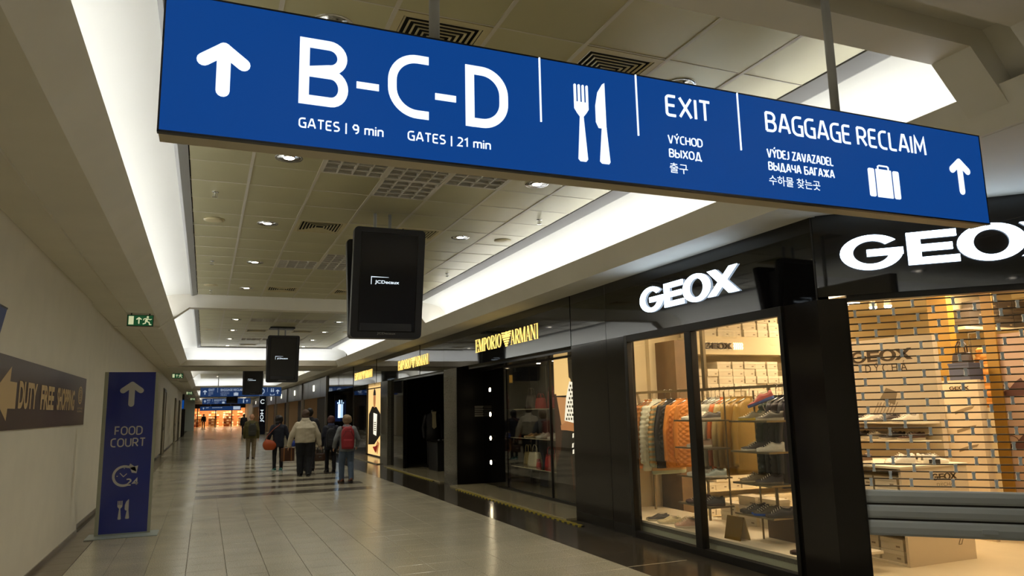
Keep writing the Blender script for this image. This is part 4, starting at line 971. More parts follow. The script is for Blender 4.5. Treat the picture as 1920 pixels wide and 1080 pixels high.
# ================================================================== goods: shoes, boxes, bags, garments
def col_mat(name, h, rough=.6, **k): return mat(name, h, rough, **k)
def shoe_parts(kind='sneaker'):
    """toe towards +x, length .28, sitting on z=0; returns upper, sole, lining, laces builders"""
    L = .285; N = 14
    out = []
    for i in range(N+1):
        t = i/N
        w = .036+.012*math.sin(PI*min(t*1.15, 1))+(.006 if .5 < t < .9 else 0)
        if t < .06: w *= .72+.28*t/.06
        if t > .86: w *= math.sqrt(max(0, 1-((t-.86)/.14)**2))*.9+.1
        out.append((t*L-.14, w, .006*math.sin(PI*t)))
    sole = MB()
    pts = [(x, c+w) for x, w, c in out]+[(x, c-w) for x, w, c in reversed(out)]
    def sz(x): return .024+(.006 if x < -.04 else 0)
    sole.loft([[(x, y_*.95, 0) for x, y_ in pts], [(x*1.01, y_*1.06, .006) for x, y_ in pts], [(x*1.01, y_*1.07, sz(x)) for x, y_ in pts]])
    up = MB(); rings = []
    for i, (x, w, c) in enumerate(out):
        t = i/N
        h = (.098 if t < .1 else .083 if t < .3 else .083+.018*(t-.3)/.12 if t < .42 else max(.1-.075*((t-.42)/.4), .044) if t < .86 else .044-.012*((t-.86)/.14))
        if kind == 'loafer': h *= .8
        if kind == 'boot': h *= 1.5 if t < .42 else 1.05
        b = .022; rg = []
        for k in range(9):
            a = PI*k/8; cx = math.cos(a); sx = math.sin(a)
            rg.append((x, c+w*1.0*(abs(cx)**.6)*(1 if cx > 0 else -1)*(1-.35*sx**3), b+(h-b)*sx**.75))
        rings.append(rg)
    up.loft(rings, cap=True, close=False); up.f.append(tuple(range(8, -1, -1)))
    lin = MB(); lin.add([(x_, y_, z_) for x_, y_, z_ in [(-.13+.105*(.5+.5*math.cos(2*PI*k/14)), .0035+.024*math.sin(2*PI*k/14), (.0865+.01*math.cos(2*PI*k/14)+.008)*(.8 if kind == 'loafer' else 1.45 if kind == 'boot' else 1)) for k in range(14)]], [tuple(range(14))])
    lac = MB()
    if kind != 'loafer':
        for k in range(5):
            x = -.005+.021*k; z = .102-.0135*k
            if kind == 'boot': z *= 1.12
            lac.tube([(x, -.02, z-.008), (x+.004, .003, z+.001), (x, .026, z-.008)], .0035, 5)
    return up, sole, lin, lac
_SH = {}
mat('shoe_lining', '#2a2320', .9)
def shoe(x, y, z, rz, upc, solec, label, kind='sneaker', scale=1., group=None, lacec='#d8d0c0', parent=None, tilt=None, name='shoe'):
    key = (kind, upc, solec, lacec)
    if key not in _SH:
        up, so, li, la = shoe_parts(kind)
        mu = mat('shoe_'+upc, upc, .55, noise=(30, .08)); ms = mat('sole_'+solec, solec, .6); ml = mat('lace_'+lacec, lacec, .7)
        _SH[key] = (up.mesh('upper', mu, True), so.mesh('sole', ms, False), li.mesh('lining', 'shoe_lining'), la.mesh('laces', ml, True) if la.v else None)
    if parent is None:
        t = thing(name, label, 'shoe', (x, y, z), rz, group)
    else:
        t = bpy.data.objects.new(name, _SH[key][0]); COL.objects.link(t); t.parent = parent; t.location = (x, y, z); t.rotation_euler = (0, 0, rz)
    if tilt: t.rotation_euler = (tilt[0], tilt[1], rz)
    t.scale = (scale,)*3
    u_, s_, l_, c_ = _SH[key]
    if parent is None: obj('upper', u_, t)
    obj('sole', s_, t)
    if parent is None: obj('lining', l_, t)
    if c_ and parent is None: obj('laces', c_, t)
    return t
# shoe boxes
mat('card_white', '#d9cdb0', .7, noise=(8, .04)); mat('card_lid', '#e2d7bc', .65); mat('card_print', '#8d7c60', .7); mat('card_black', '#1c1815', .7)
mat('card_dark', '#4a4034', .7); mat('card_dark_lid', '#554a3d', .65)
_BX = {}
def shoebox(x, y, z, w_, h_, d_, label, group, face='-y', dark=False, dot=False):
    """front face looks to -y (or -x); x,y = centre of the front face bottom, box runs backwards"""
    key = (round(w_, 3), round(h_, 3), round(d_, 3), dark, dot)
    if key not in _BX:
        b = MB().box(-w_/2+.004, w_/2-.004, .004, d_-.004, 0, h_-.03).mesh('box_base', 'card_dark' if dark else 'card_white')
        l = MB().bbox(-w_/2, w_/2, 0, d_, h_-.042, h_-.002, .003).mesh('lid', 'card_dark_lid' if dark else 'card_lid')
        p = MB().box(w_*.18, w_*.34, .001, .004, h_*.24, h_*.38)
        p = p.mesh('label_print', 'card_print')
        q = MB().prism(arc(-w_*.28, h_*.3, .016, .016, 0, 330, 12), lambda a, c, d: (a, d, c), .001, .004).mesh('round_print', 'card_black') if dot else None
        _BX[key] = (b, l, p, q)
    t = thing('shoe_box', label, 'box', (x, y, z), 0 if face == '-y' else -PI/2 if face == '-x' else face, group)
    for n_, m_ in zip(('box_base', 'lid', 'label_print', 'round_print'), _BX[key]):
        if m_: obj(n_, m_, t)
    return t
# handbags
def handbag(x, y, z, w_, h_, d_, colr, label, handles=2, rz=0, soft=.12, group=None, hh=.14):
    m = mat('bag_'+colr, colr, .38, noise=(12, .06)); md = mat('bagtrim_'+colr, colr, .3)
    t = thing('handbag', label, 'handbag', (x, y, z), rz, group)
    rings = []
    for k in range(7):
        v = k/6; sx = 1-soft*v*v+.05*math.sin(PI*v); sy = 1-.45*v**1.5
        rings.append([(w_/2*sx*math.copysign(abs(math.cos(a))**.5, math.cos(a)), d_/2*sy*math.copysign(abs(math.sin(a))**.6, math.sin(a)), h_*v) for a in [2*PI*i/20 for i in range(20)]])
    MB().loft(rings).build('body', m, t, smooth=True)
    for s in ((-1, 1) if handles == 2 else (0,)):
        MB().tube([(-w_*.24, s*d_*.2, h_*.85), (-w_*.22, s*d_*.22, h_+hh*.6), (-w_*.1, s*d_*.2, h_+hh), (w_*.1, s*d_*.2, h_+hh), (w_*.22, s*d_*.22, h_+hh*.6), (w_*.24, s*d_*.2, h_*.85)], .008, 7).build('handle', md, t, smooth=True)
    MB().box(-w_*.3, w_*.3, -d_*.29, d_*.29, h_*.97, h_*1.02).build('top_trim', md, t)
    MB().box(-.03, .03, -d_*.5-.004, -d_*.42, h_*.5, h_*.6).build('clasp', 'chrome', t)
    return t
# garments on a rail running along y; garment plane is x-z
def puff(kind, u, v):
    if kind == 'bands': return .02*abs(math.sin(PI*v*12))**.5
    if kind == 'diamond': return .022*(abs(math.sin(PI*(u*6+v*13)))*abs(math.sin(PI*(u*6-v*13))))**.4
    return .006*math.sin(u*17+v*3)*math.sin(u*9)
_GM = {}
def garment_mesh(hw, length, th, kind):
    key = (round(hw, 3), round(length, 3), round(th, 3), kind)
    if key in _GM: return _GM[key]
    NZ = 104 if kind != 'plain' else 20; NA = {'plain': 40, 'bands': 56}.get(kind, 112)
    def section(v):      # v 0 hem .. 1 neck
        sh = 1.0 if v < .82 else 1-.72*((v-.82)/.18)**1.3
        return hw*(.98+.1*(1-v))*sh, th*(1.05-.25*v)*(1 if v < .9 else .9)
    rings = []
    for k in range(NZ+1):
        v = k/NZ; a_, b_ = section(v); rg = []
        for i in range(NA):
            an = 2*PI*i/NA; c, s = math.cos(an), math.sin(an)
            p = puff(kind, i/NA*2, v) if v < .93 else 0
            rg.append(((a_+p)*math.copysign(abs(c)**.75, c), (b_+p*.5)*math.copysign(abs(s)**.8, s), length*(v-1)))
        rings.append(rg)
    body = MB().loft(rings)
    slv = []
    for sg in (-1, 1):
        rr = []; NS = 36 if kind != 'plain' else 16
        for k in range(NS+1):
            v = k/NS; zc = -.06-length*.83*v; xc = sg*(hw*.72+hw*.36*min(v*2.2, 1)**.7); r = .058-.014*v
            p = puff(kind, 0, v) if kind == 'bands' else 0
            rr.append([(xc+(r+p)*.8*math.cos(2*PI*i/14), (r+p)*th*15*math.sin(2*PI*i/14), zc) for i in range(14)])
        slv.append(MB().loft(rr))
    collar = MB().loft([[(hw*.3*math.cos(2*PI*i/16), th*.75*math.sin(2*PI*i/16), -.03+dz) for i in range(16)] for dz in (0, .055)], cap=False)
    _GM[key] = (body, slv, collar); return _GM[key]
def garment(x, y, z, colr, label, kind='plain', length=.85, hw=.23, th=.05, rough=.55, rz=0, group=None, metal=0.):
    """z = height of the rail"""
    m = mat('cloth_'+colr+kind, colr, rough, noise=(14, .06), metal=metal, bump=(24, .25) if kind == 'plain' else None)
    body, slv, collar = garment_mesh(hw, length, th, kind)
    t = thing('jacket', label, 'jacket', (x, y, z), rz, group)
    dz = -.13
    key = (id(body), colr)
    if key not in _GM: _GM[key] = (body.mesh('body', m, True), [s_.mesh('sleeve', m, True) for s_ in slv], collar.mesh('collar', m, True))
    B_, S_, C_ = _GM[key]
    obj('body', B_, t, (0, 0, dz)); [obj('sleeve', s_, t, (0, 0, dz)) for s_ in S_]; obj('collar', C_, t, (0, 0, dz))
    if 'hanger' not in _GM:
        _GM['hanger'] = MB().tube([(.0, 0, -.1), (0, 0, -.03), (.022, 0, -.012), (.024, 0, .014), (.0, 0, .024), (-.02, 0, .012)], .0035, 6).tube([(-.2, 0, -.19), (0, 0, -.1), (.2, 0, -.19)], .006, 6).mesh('hanger', 'chrome', True)
    obj('hanger', _GM['hanger'], t)
    return t
# ================================================================== shoe shop interior
mat('shop_wall', '#ddcda6', .7, noise=(2, .03)); mat('shop_floor', '#d6c7a4', .35, noise=(3, .04)); mat('shop_white', '#e4d9bd', .6)
mat('walnut', '#7a6142', .45, noise=(5, .15)); mat('mustard', '#9a7426', .5); mat('metal_shelf', '#8d8167', .3, metal=.8)
mat('platform_side', '#6f6c60', .6, noise=(60, .2)); mat('platform_low', '#b7bba4', .5); mat('panel_card', '#d8c7a8', .6)
emat('shop_fill', '#ffe4be', SHOP); emat('shop_spot', '#fff0cf', 25)
BW = 9.3
struct('wall_shop_rear', MB().box(5.15, 11.3, BW, BW+.12, 0, 3.3), 'shop_wall')
struct('wall_shop_side', MB().box(11.2, 11.35, 1.0, BW, 0, 3.3), 'shop_wall')
struct('floor_shop', MB().prism([(5.1, 8.7), (5.1, 5.1), (8.4, 1.7), (11.2, 1.7), (11.2, BW), (5.1, BW)], lambda a, b, d: (a, b, d), -.006, .002), 'shop_floor')
struct('ceiling_shop', MB().prism([(5.15, BW), (5.15, 5.05), (8.4, 1.8), (11.2, 1.8), (11.2, BW)], lambda a, b, d: (a, b, d), 3.08, 3.14), 'shop_white')
struct('wall_shop_front', MB().box(8.2, 11.3, 1.55, 1.7, 0, 3.3), 'shop_wall')
for k, (x, y, a, b) in enumerate(((5.5, 6.2, .3, 1.3), (5.5, 7.9, .3, 1.3), (7.6, 6.9, .6, 1.2), (7.3, 4.6, .6, .6), (9.0, 6.0, .6, 1.2), (8.6, 8.3, .8, .5), (8.8, 3.6, .6, .6))):  # glowing panels added out of view behind the fascia to brighten the shop
    t = thing('added_ceiling_panel', f'unseen warm panel added to light the shoe shop, number {["over the window racks","over the rear of the window","over the shop middle","behind the shutter","over the far aisle","before the box wall","in the shop corner"][k]}'.replace(', number ', ' '), 'lamp', (x, y, 3.08), group='light panels added in the shoe shop')
    MB().box(-a/2-.02, a/2+.02, -b/2-.02, b/2+.02, -.02, 0).build('tray', 'shop_white', t); MB().box(-a/2, a/2, -b/2, b/2, -.03, -.02).build('diffuser', 'shop_fill', t)
for k, (x, y) in enumerate(((8.39, 7.29), (8.48, 7.13), (9.11, 6.79))):
    t = thing('ceiling_spot_lamp', f'glowing track spot inside the shoe shop seen through the shutter, {["leftmost","middle","right"][k]}', 'lamp', (x, y, 2.9), group='shoe shop track spots')
    MB().cyl((0, 0), .012, .05, .18, 8).build('stem', 'shop_white', t); MB().lathe((0, 0, 0), [(.02, .07), (.045, .03), (.05, -.03), (.045, -.03)], 14).build('housing', 'shop_white', t, smooth=True)
    MB().ellip((0, 0, -.035), .05, .05, .035, 12, 6).build('lamp', 'shop_spot', t, smooth=True)
# display platform behind the glass
pf = thing('display_platform', 'pale low display platform behind the shoe shop window', 'platform', (0, 0, 0))
MB().box(5.13, 6.05, 5.42, 9.25, .16, .185).build('deck', 'shop_white', pf); MB().box(5.135, 5.16, 5.42, 9.25, .115, .16).build('upper_fascia', 'platform_side', pf); MB().box(5.14, 5.16, 5.42, 9.25, .002, .115).build('lower_fascia', 'platform_low', pf)
PT = .185
# rear wall: wood panel, header with letters, box shelves
ws = thing('wall_shelving', 'cream wall shelving with wood side panel and back-lit letters, full of shoe boxes', 'shelving', (0, 0, 0))
MB().box(6.17, 6.56, BW-.5, BW-.004, 0, 2.52).build('wood_panel', 'walnut', ws)
MB().box(6.0, 6.06, BW-.1, BW-.004, 0, 3.0).build('upright', 'shop_wall', ws)
MB().box(6.58, 8.7, BW-.4, BW-.004, 2.33, 2.6).build('header', 'shop_wall', ws)
for z in (.02, .36, .70, 1.04, 1.38, 1.66): MB().box(6.58, 8.7, BW-.38, BW-.004, z, z+.022).build('shelf', 'shop_wall', ws)
MB().box(8.7, 8.74, BW-.42, BW-.004, 0, 3.0).build('upright', 'shop_wall', ws)
emat('halo_letter', '#fff4cf', 2.0); mat('dark_letter', '#4c3d28', .5)
PW = Plane((0, BW-.4, 0), (1, 0, 0), (0, -1, 0)); f_ = .9
def small_letters(pl, u0, z0, w_, h_, m, t, d=.012):
    mb = MB(); s = w_/1.85; q = lambda a, b, dd: pl(u0+a*s, z0+(b-2.742)/.28*h_, dd)
    mid = 2.882
    ring(mb, .25, mid, .25, .155, .1, .05, q, d, 38, 360, 20); mb.prism([(.215, mid-.03), (.5, mid-.03), (.5, mid+.025), (.215, mid+.025)], q, 0, d)
    mb.build('letter', m, t); mb = MB()
    mb.prism([(.53, 2.742), (.63, 2.742), (.63, 3.022), (.53, 3.022)], q, 0, d)
    for a, b in ((2.742, 2.80), (2.855, 2.91), (2.965, 3.022)): mb.prism([(.63, a), (.9, a), (.9, b), (.63, b)], q, 0, d)
    mb.build('letter', m, t); mb = MB(); ring(mb, 1.15, mid, .247, .157, .11, .05, q, d, 0, 360, 22); mb.build('letter', m, t); mb = MB()
    mb.prism([(1.36, 3.022), (1.5, 3.022), (1.855, 2.742), (1.7, 2.742)], q, 0, d); mb.prism([(1.35, 2.742), (1.475, 2.742), (1.85, 3.022), (1.725, 3.022)], q, 0, d); mb.build('letter', m, t)
small_letters(PW, 6.75, 2.41, .5, .09, 'dark_letter', ws, .03); small_letters(Plane((0, BW-.396, 0), (1, 0, 0), (0, -1, 0)), 6.74, 2.4, .52, .11, 'halo_letter', ws, .004)
mb = MB()
for k in range(5):
    x = 7.3+.037*k
    ribbon(mb, [(x, 2.405), (x+.02, 2.43), (x, 2.455), (x+.02, 2.48), (x, 2.505)], .013, PW, .01)
mb.build('wave_emblem', 'halo_letter', ws)
SFW = 0
ORD = ['first', 'second', 'third', 'fourth', 'fifth', 'sixth', 'seventh', 'eighth', 'ninth', 'tenth', 'eleventh', 'twelfth']
def box_row(x0, x1, z, hmax, lvl, wmin=.2, wmax=.27, n_max=3, gaps=.06):
    global SFW
    x = x0; i = 0
    while x < x1-.18:
        w_ = random.choice((.2, .21, .235, .26)); n_ = random.choice((n_max-2, n_max-1, n_max, n_max)) if n_max > 2 else random.choice((1, 2, 2, 2))
        zz = z
        h_ = .108
        for k in range(min(n_, int((hmax+.005)/h_))):
            shoebox(x+w_/2, BW-.37+random.uniform(-.02, .03), zz, w_-.006, h_, .3, f'white shoe box, {lvl} at the rear, {ORD[i]} stack from left, {["bottom","second up","third up","fourth up","fifth up"][k]}', 'shoe boxes on the rear shelving', dot=random.random() < .12); zz += h_+.001
        x += w_+random.uniform(0, .012); i += 1
box_row(6.6, 8.65, 2.605, .44, 'very top', n_max=4); box_row(6.6, 8.65, 1.683, .62, 'eye-level shelf', n_max=5)
box_row(6.6, 8.65, 1.403, .25, 'shelf under eye level', n_max=2); box_row(6.6, 8.65, 1.063, .3, 'middle shelf', n_max=2)
box_row(6.6, 8.65, .723, .3, 'lower middle shelf', n_max=2); box_row(6.6, 8.65, .383, .3, 'low shelf', n_max=2); box_row(6.6, 8.65, .043, .3, 'bottom shelf', n_max=2)
# clothes rail
RX, RZ = 5.82, 1.79
rl = thing('clothes_rail', 'long metal clothes rail across the shoe shop window', 'clothes rail', (0, 0, 0))
MB().box(RX-.018, RX+.018, 5.95, 9.29, RZ-.02, RZ+.012).build('rail', 'metal_shelf', rl)
for y_ in (6.55, 7.75, 8.95): MB().box(RX-.012, RX+.012, y_-.012, y_+.012, PT, RZ-.02).build('upright', 'metal_shelf', rl)
MB().box(RX-.02, RX+.02, 7.66, 7.72, RZ, 3.08).build('ceiling_post', 'metal_shelf', rl)
g1 = [(9.00, '#c77a35', 'bands', .9, 'orange puffer jacket with horizontal quilting at the left end of the rail'), (8.90, '#c98a4a', 'bands', .86, 'tan orange puffer jacket second on the rail'), (8.80, '#dfe3d2', 'bands', .92, 'white puffer jacket among orange ones on the rail'),
      (8.58, '#a9b49a', 'bands', .95, 'pale green puffer jacket on the rail'), (8.58, '#c79f63', 'bands', .93, 'beige puffer jacket beside the dark one on the rail'), (8.45, '#23201f', 'diamond', .86, 'dark quilted jacket between beige and orange jackets'),
      (8.24, '#d98c35', 'diamond', .84, 'bright orange diamond-quilted jacket facing the window'), (8.02, '#d08230', 'diamond', .8, 'orange quilted jacket partly behind the window mullion')]
for y_, c, k, L, lb in g1: garment(RX, y_, RZ, c, lb, k, L+.02, .235, .033, group='jackets on the left of the rail')
g2 = [(7.58, '#8c8a86', 'plain', .84, 'grey thin jacket at the left of the middle group'), (7.50, '#c6c4b4', 'plain', .85, 'silver white raincoat in the middle group'), (7.42, '#b9bda9', 'plain', .86, 'pale sage raincoat in the middle group'), (7.33, '#d9793f', 'plain', .85, 'coral orange raincoat in the middle group'),
      (7.24, '#cfbb84', 'plain', .85, 'cream beige raincoat in the middle group'), (7.14, '#b99b58', 'plain', .86, 'golden beige coat in the middle group'), (7.02, '#a8843f', 'plain', .84, 'shiny gold coat right of the cream coat'), (6.88, '#b08d45', 'plain', .82, 'shiny gold coat nearest the middle shelf unit')]
for y_, c, k, L, lb in g2: garment(RX, y_, RZ, c, lb, k, L+.02, .23, .034, rough=.35, group='coats in the middle of the rail')
g3 = [(6.40, '#2d3b2a', 'bands', .9, 'dark green puffer jacket at the right of the window'), (6.30, '#28242c', 'plain', .9, 'black jacket behind the dark green puffer'), (6.21, '#3a3234', 'bands', .9, 'dark plum puffer jacket near the corner pillar'), (6.12, '#24232a', 'plain', .9, 'black jacket closest to the corner pillar')]
for y_, c, k, L, lb in g3: garment(5.78, y_, RZ, c, lb, k, L+.03, .24, .038, group='dark jackets at the right of the rail')
# two shelf units in the window
def unit(y0_, y1_, lb):
    t = thing('display_shelf_unit', lb, 'shelf', (0, 0, 0), group='slim metal shelf units in the window')
    for z in (1.425, 1.113, .79, .478): MB().box(5.2, 5.52, y0_, y1_, z-.018, z).build('shelf', 'metal_shelf', t)
    for y_ in (y0_+.05, y1_-.05): MB().box(5.505, 5.519, y_-.007, y_+.007, PT, 1.74).build('post', 'metal_shelf', t)
    return t
unit(5.92, 6.5, 'slim metal shelf unit with shoes at the right of the window'); unit(6.9, 7.52, 'slim metal shelf unit with shoes behind the mullion')
def pair(x, y, z, rz, up, so, lb, kind='sneaker', gap=.105, lace='#d8d0c0', spread=.12, s=.95):
    d = Vector((-math.sin(rz), math.cos(rz)))
    shoe(x-d.x*gap/2, y-d.y*gap/2, z, rz+spread*.5, up, so, lb+', nearer of the pair', kind, s, lacec=lace)
    shoe(x+d.x*gap/2, y+d.y*gap/2, z, rz-spread*.5, up, so, lb+', farther of the pair', kind, s, lacec=lace)
zB = 1.425
pair(5.34, 6.30, zB, 2.45, '#7c7358', '#d0b23a', 'grey and yellow sneaker on the top right shelf'); pair(5.36, 6.05, zB, 2.36, '#5c564a', '#d6cdb6', 'grey sneaker on the top right shelf')
t = shoe(5.4, 6.2, 1.60, 2.5, '#a8493f', '#5a6fb0', 'colourful sneaker tilted on a raised stand above the top shelf', tilt=(0.1, .35))
MB().cyl((0, 0), .006, -.17, .01, 8).build('stand', 'chrome', t)
pair(5.34, 6.28, 1.113, 2.63, '#3a3430', '#e3dcc8', 'dark sneaker on the second right shelf'); pair(5.35, 6.06, 1.113, 2.45, '#ddd6c2', '#ece6d4', 'white sneaker on the second right shelf')
pair(5.34, 6.33, .79, 2.63, '#7b6a4d', '#b9a680', 'brown sneaker on the third right shelf'); pair(5.34, 6.1, .79, 2.45, '#443c38', '#837762', 'dark brown sneaker on the third right shelf')
pair(5.34, 6.36, .478, 2.72, '#3b332b', '#4a4238', 'black running shoe on the lowest right shelf, left pair'); pair(5.33, 6.17, .478, 2.63, '#544733', '#2b59b8', 'olive running shoe with blue sole on the lowest right shelf'); pair(5.34, 5.99, .478, 2.45, '#39322d', '#54493c', 'black running shoe on the lowest right shelf, right pair')
pair(5.33, 7.3, zB, 2.63, '#e6dfcb', '#efe9d9', 'white sneaker on the top shelf behind the mullion'); pair(5.34, 7.03, zB, 2.54, '#554d45', '#cfc6b2', 'grey sneaker on the top shelf right of the mullion')
pair(5.33, 7.22, 1.113, 2.63, '#c9a98c', '#eee6d4', 'pale pink sneaker on the second shelf behind the mullion')
pair(5.33, 7.25, .79, 2.63, '#ddd2bd', '#efe8d6', 'cream sneaker on the third shelf behind the mullion'); pair(5.34, 6.99, .79, 2.54, '#9aa39a', '#e9e2d0', 'pale grey sneaker on the third shelf right of the mullion')
pair(5.33, 7.3, .478, 2.63, '#5a3432', '#3b2b2a', 'maroon sneaker on the lowest shelf left of the mullion'); pair(5.34, 7.06, .478, 2.63, '#37302f', '#5c4a44', 'dark sneaker on the lowest shelf right of the mullion')
# things standing on the platform
pair(5.3, 8.12, PT, 2.77, '#3a3632', '#c9bfa8', 'dark slip-on shoe on the platform, far left', 'loafer'); pair(5.29, 7.86, PT, 2.72, '#c8b98e', '#d9cfb2', 'beige slip-on shoe on the platform', 'loafer'); pair(5.42, 7.72, PT, 2.72, '#a4936c', '#cdbf9c', 'olive beige slip-on shoe behind the beige pair', 'loafer')
pair(5.29, 7.5, PT, 2.63, '#c79f83', '#e1d3bb', 'pale pink sneaker on the platform near the mullion', 'sneaker'); 
shoe(5.28, 5.62, PT, 2.3, '#4a2f25', '#3b2a22', 'brown shoe on the platform beside the corner pillar', 'sneaker', .95)
# gold tent sign
t = thing('tent_sign', 'folded gold card tent sign on the display platform', 'sign', (5.27, 6.58, PT), math.radians(-86))
mat('gold_card', '#8a6a1f', .3, metal=.5); mat('gold_back', '#d6bf84', .5)
def leaf(y_, lean, m):
    return MB().add([(-.12, y_, 0), (.12, y_, 0), (.12, y_+lean, .235), (-.12, y_+lean, .235), (-.12, y_+.006, 0), (.12, y_+.006, 0), (.12, y_+lean+.006, .235), (-.12, y_+lean+.006, .235)], [(0,1,2,3),(4,7,6,5),(0,4,5,1),(1,5,6,2),(2,6,7,3),(3,7,4,0)])
leaf(-.07, .06, 0).build('front_leaf', 'gold_card', t); leaf(.07, -.066, 0).build('rear_leaf', 'gold_back', t)
# brown display box, white carton
mat('brown_box', '#5d4530', .6, noise=(6, .08))
t = thing('display_cube', 'brown display cube on the platform under the right shelves', 'box', (0, 0, 0)); MB().bbox(5.62, 5.95, 5.98, 6.5, PT, .47, .006).build('body', 'brown_box', t); MB().box(5.61, 5.96, 5.97, 6.51, .47, .485).build('top', 'brown_box', t)
for k, (y_, z_, n_) in enumerate(((7.25, PT, 3), (6.9, PT, 3), (7.6, PT, 2))):
    for j in range(n_):
        shoebox(5.98, y_, z_+.112*j, .3, .11, .2, f'white shoe box on the window platform, stack {["behind the mullion","right of the mullion","left of the mullion"][k]}, {["bottom","middle","top"][j]}', 'shoe boxes on the platform', face='-x')
# ------------------------------------------------------------------ behind the shutter
pn = thing('advertising_stand', 'tall cream display panel with large dark GEOX lettering behind the shutter', 'display panel', (0, 0, 0))
MB().box(7.5, 7.58, 5.78, 7.4, 0, 2.34).build('board', 'panel_card', pn)
PN = Plane((7.5, 0, 0), (0, -1, 0), (-1, 0, 0))
small_letters(PN, -6.93, 2.07, .88, .13, 'dark_letter', pn, .004)
letters('lettering', [('D Ý C H Á', (-6.72, -6.13, 1.94, 2.06))], PN, 'dark_letter', pn)
for k, z in enumerate((1.36, 1.16)): MB().box(7.22, 7.5, 5.8, 7.4, z-.02, z).build('shelf', 'shop_white', pn)
mb = MB(); mb.prism([(-6.55, 1.62), (-6.35, 1.55), (-6.3, 1.7), (-6.45, 1.75)], PN, 0, .003); mb.build('shoe_print', 'card_print', pn)
for k in range(7): ribbon(MB(), [(-6.66+.045*k, 1.45), (-6.58+.045*k, 1.58)], .006, PN, .003).build('line_print', 'card_print', pn)
for k in range(4):
    y_ = 6.85-.25*k
    pair(7.34, y_, 1.36, 2.6, ('#4b4038', '#ded5c2', '#4b4038', '#d7cdb8')[k], '#e2dac6', f'{["dark","white","dark brown","pale"][k]} sneaker on the upper shelf of the large panel', s=.9, gap=.1)
for k in range(4):
    y_ = 6.8-.25*k
    pair(7.34, y_, 1.16, 2.6, ('#3d3631', '#a7997c', '#2f2a29', '#5c3f30')[k], '#bfb49b', f'{["black","olive","charcoal","brown"][k]} sneaker on the lower shelf of the large panel', s=.9, gap=.1)
# white plinth with shoes
pl_ = thing('display_plinth', 'large white display plinth with printed letters and open side, behind the shutter', 'plinth', (0, 0, 0))
MB().box(6.36, 7.3, 5.4, 5.43, .002, .93).build('front_board', 'panel_card', pl_); MB().box(6.34, 7.31, 5.39, 6.4, .93, .95).build('top_board', 'shop_white', pl_)
MB().box(6.75, 7.3, 5.43, 6.4, .002, .93).build('carcass', 'shop_white', pl_)
for z in (.002, .3, .6): MB().box(6.36, 6.75, 5.43, 6.4, z, z+.02).build('cubby_shelf', 'shop_white', pl_)
PP = Plane((0, 5.4, 0), (1, 0, 0), (0, -1, 0))
small_letters(PP, 6.78, .8, .36, .06, 'dark_letter', pl_, .003); letters('lettering', [('DÝCHÁ', (6.84, 7.08, .735, .78))], PP, 'card_print', pl_)
for k in range(3): ribbon(MB(), [(6.8+.12*k, .55), (6.95+.12*k, .66)], .006, PP, .003).build('line_print', 'card_print', pl_)
ribbon(MB(), [(7.06, .16), (7.15, .32), (7.19, .32), (7.1, .16), (7.06, .16)], .006, PP, .003).build('line_print', 'card_print', pl_)
for lv, z in enumerate((.024, .322, .622)):
    for j in range(2):
        for k in range(3):
            shoebox(6.39, 5.62+.29*k, z+.112*j, .27, .11, .3, f'shoe box in the plinth side, {["bottom","middle","top"][lv]} cubby, {["lower","upper"][j]} row, {["nearest","second","third"][k]}', 'shoe boxes in the plinth', face='-x')
for k, (x, y, c, r, n_) in enumerate(((6.5, 6.05, '#6e5238', 2.6, 'brown'), (6.62, 5.62, '#e2d9c6', 2.5, 'white'), (6.84, 5.8, '#ddd3bd', 2.4, 'cream'), (7.08, 5.6, '#e9e2cf', -.5, 'off-white'))):
    pair(x, y, .95, r, c, '#efe8d6', f'{n_} sneaker on top of the white plinth', s=.95)
MB().box(0, .1, 0, .05, 0, .045).build('price_block', 'card_black', thing('price_block', 'small dark price block among the shoes on the plinth', 'price tag', (6.88, 5.44, .95)))
# second and third panels
p2 = thing('advertising_stand', 'narrow cream display stand with small GEOX print and shoe pictures', 'display panel', (0, 0, 0))
MB().box(8.3, 8.36, 5.88, 6.36, 0, 1.823).build('board', 'panel_card', p2); MB().box(8.362, 8.62, 6.02, 6.32, 0, 1.823).build('rear_column', 'panel_card', p2)
P2_ = Plane((8.3, 0, 0), (0, -1, 0), (-1, 0, 0)); small_letters(P2_, -6.24, 1.71, .25, .04, 'dark_letter', p2, .003)
P2_f = Plane((0, 5.2, 0), (1, 0, 0), (0, -1, 0))
for k, z in enumerate((1.2, .98, 1.42)):
    MB().prism([(-6.2, z), (-5.98, z+.07), (-5.95, z+.1), (-6.06, z+.08), (-6.2, z+.035)], P2_, 0, .003).build('shoe_print', 'card_print', p2)
bx = thing('blue_carton', 'blue-grey carton standing on the narrow display stand', 'box', (8.46, 6.12, 1.823)); mat('blue_card', '#4a4f63', .6); MB().bbox(-.12, .12, -.13, .13, 0, .2, .005).build('body', 'blue_card', bx); MB().box(-.125, .125, -.135, .135, .18, .205).build('lid', 'blue_card', bx)
handbag(8.84, 6.42, 1.98, .26, .2, .1, '#2f2017', 'dark brown bag above the blue-grey carton', rz=PI/2)
MB().box(8.7, 8.84, 6.38, 6.52, 0, 1.975).build('bag_stand', 'shop_wall', tag(bpy.data.objects.new('bag_column', None), 'cream column carrying the dark brown bag', 'column')); COL.objects.link(bpy.data.objects['bag_column'])
for k, z in enumerate((1.4, 1.18, .96)):
    t = shoe(8.2, 6.42, z, 2.4, ('#3a322c', '#4a3a2e', '#2f2a27')[k], '#5a5044', f'dark shoe on a small bracket beside the narrow stand, {["top","middle","bottom"][k]}', 'sneaker', .85)
    MB().box(-.12, .12, -.05, .05, -.012, 0).build('bracket', 'chrome', t)
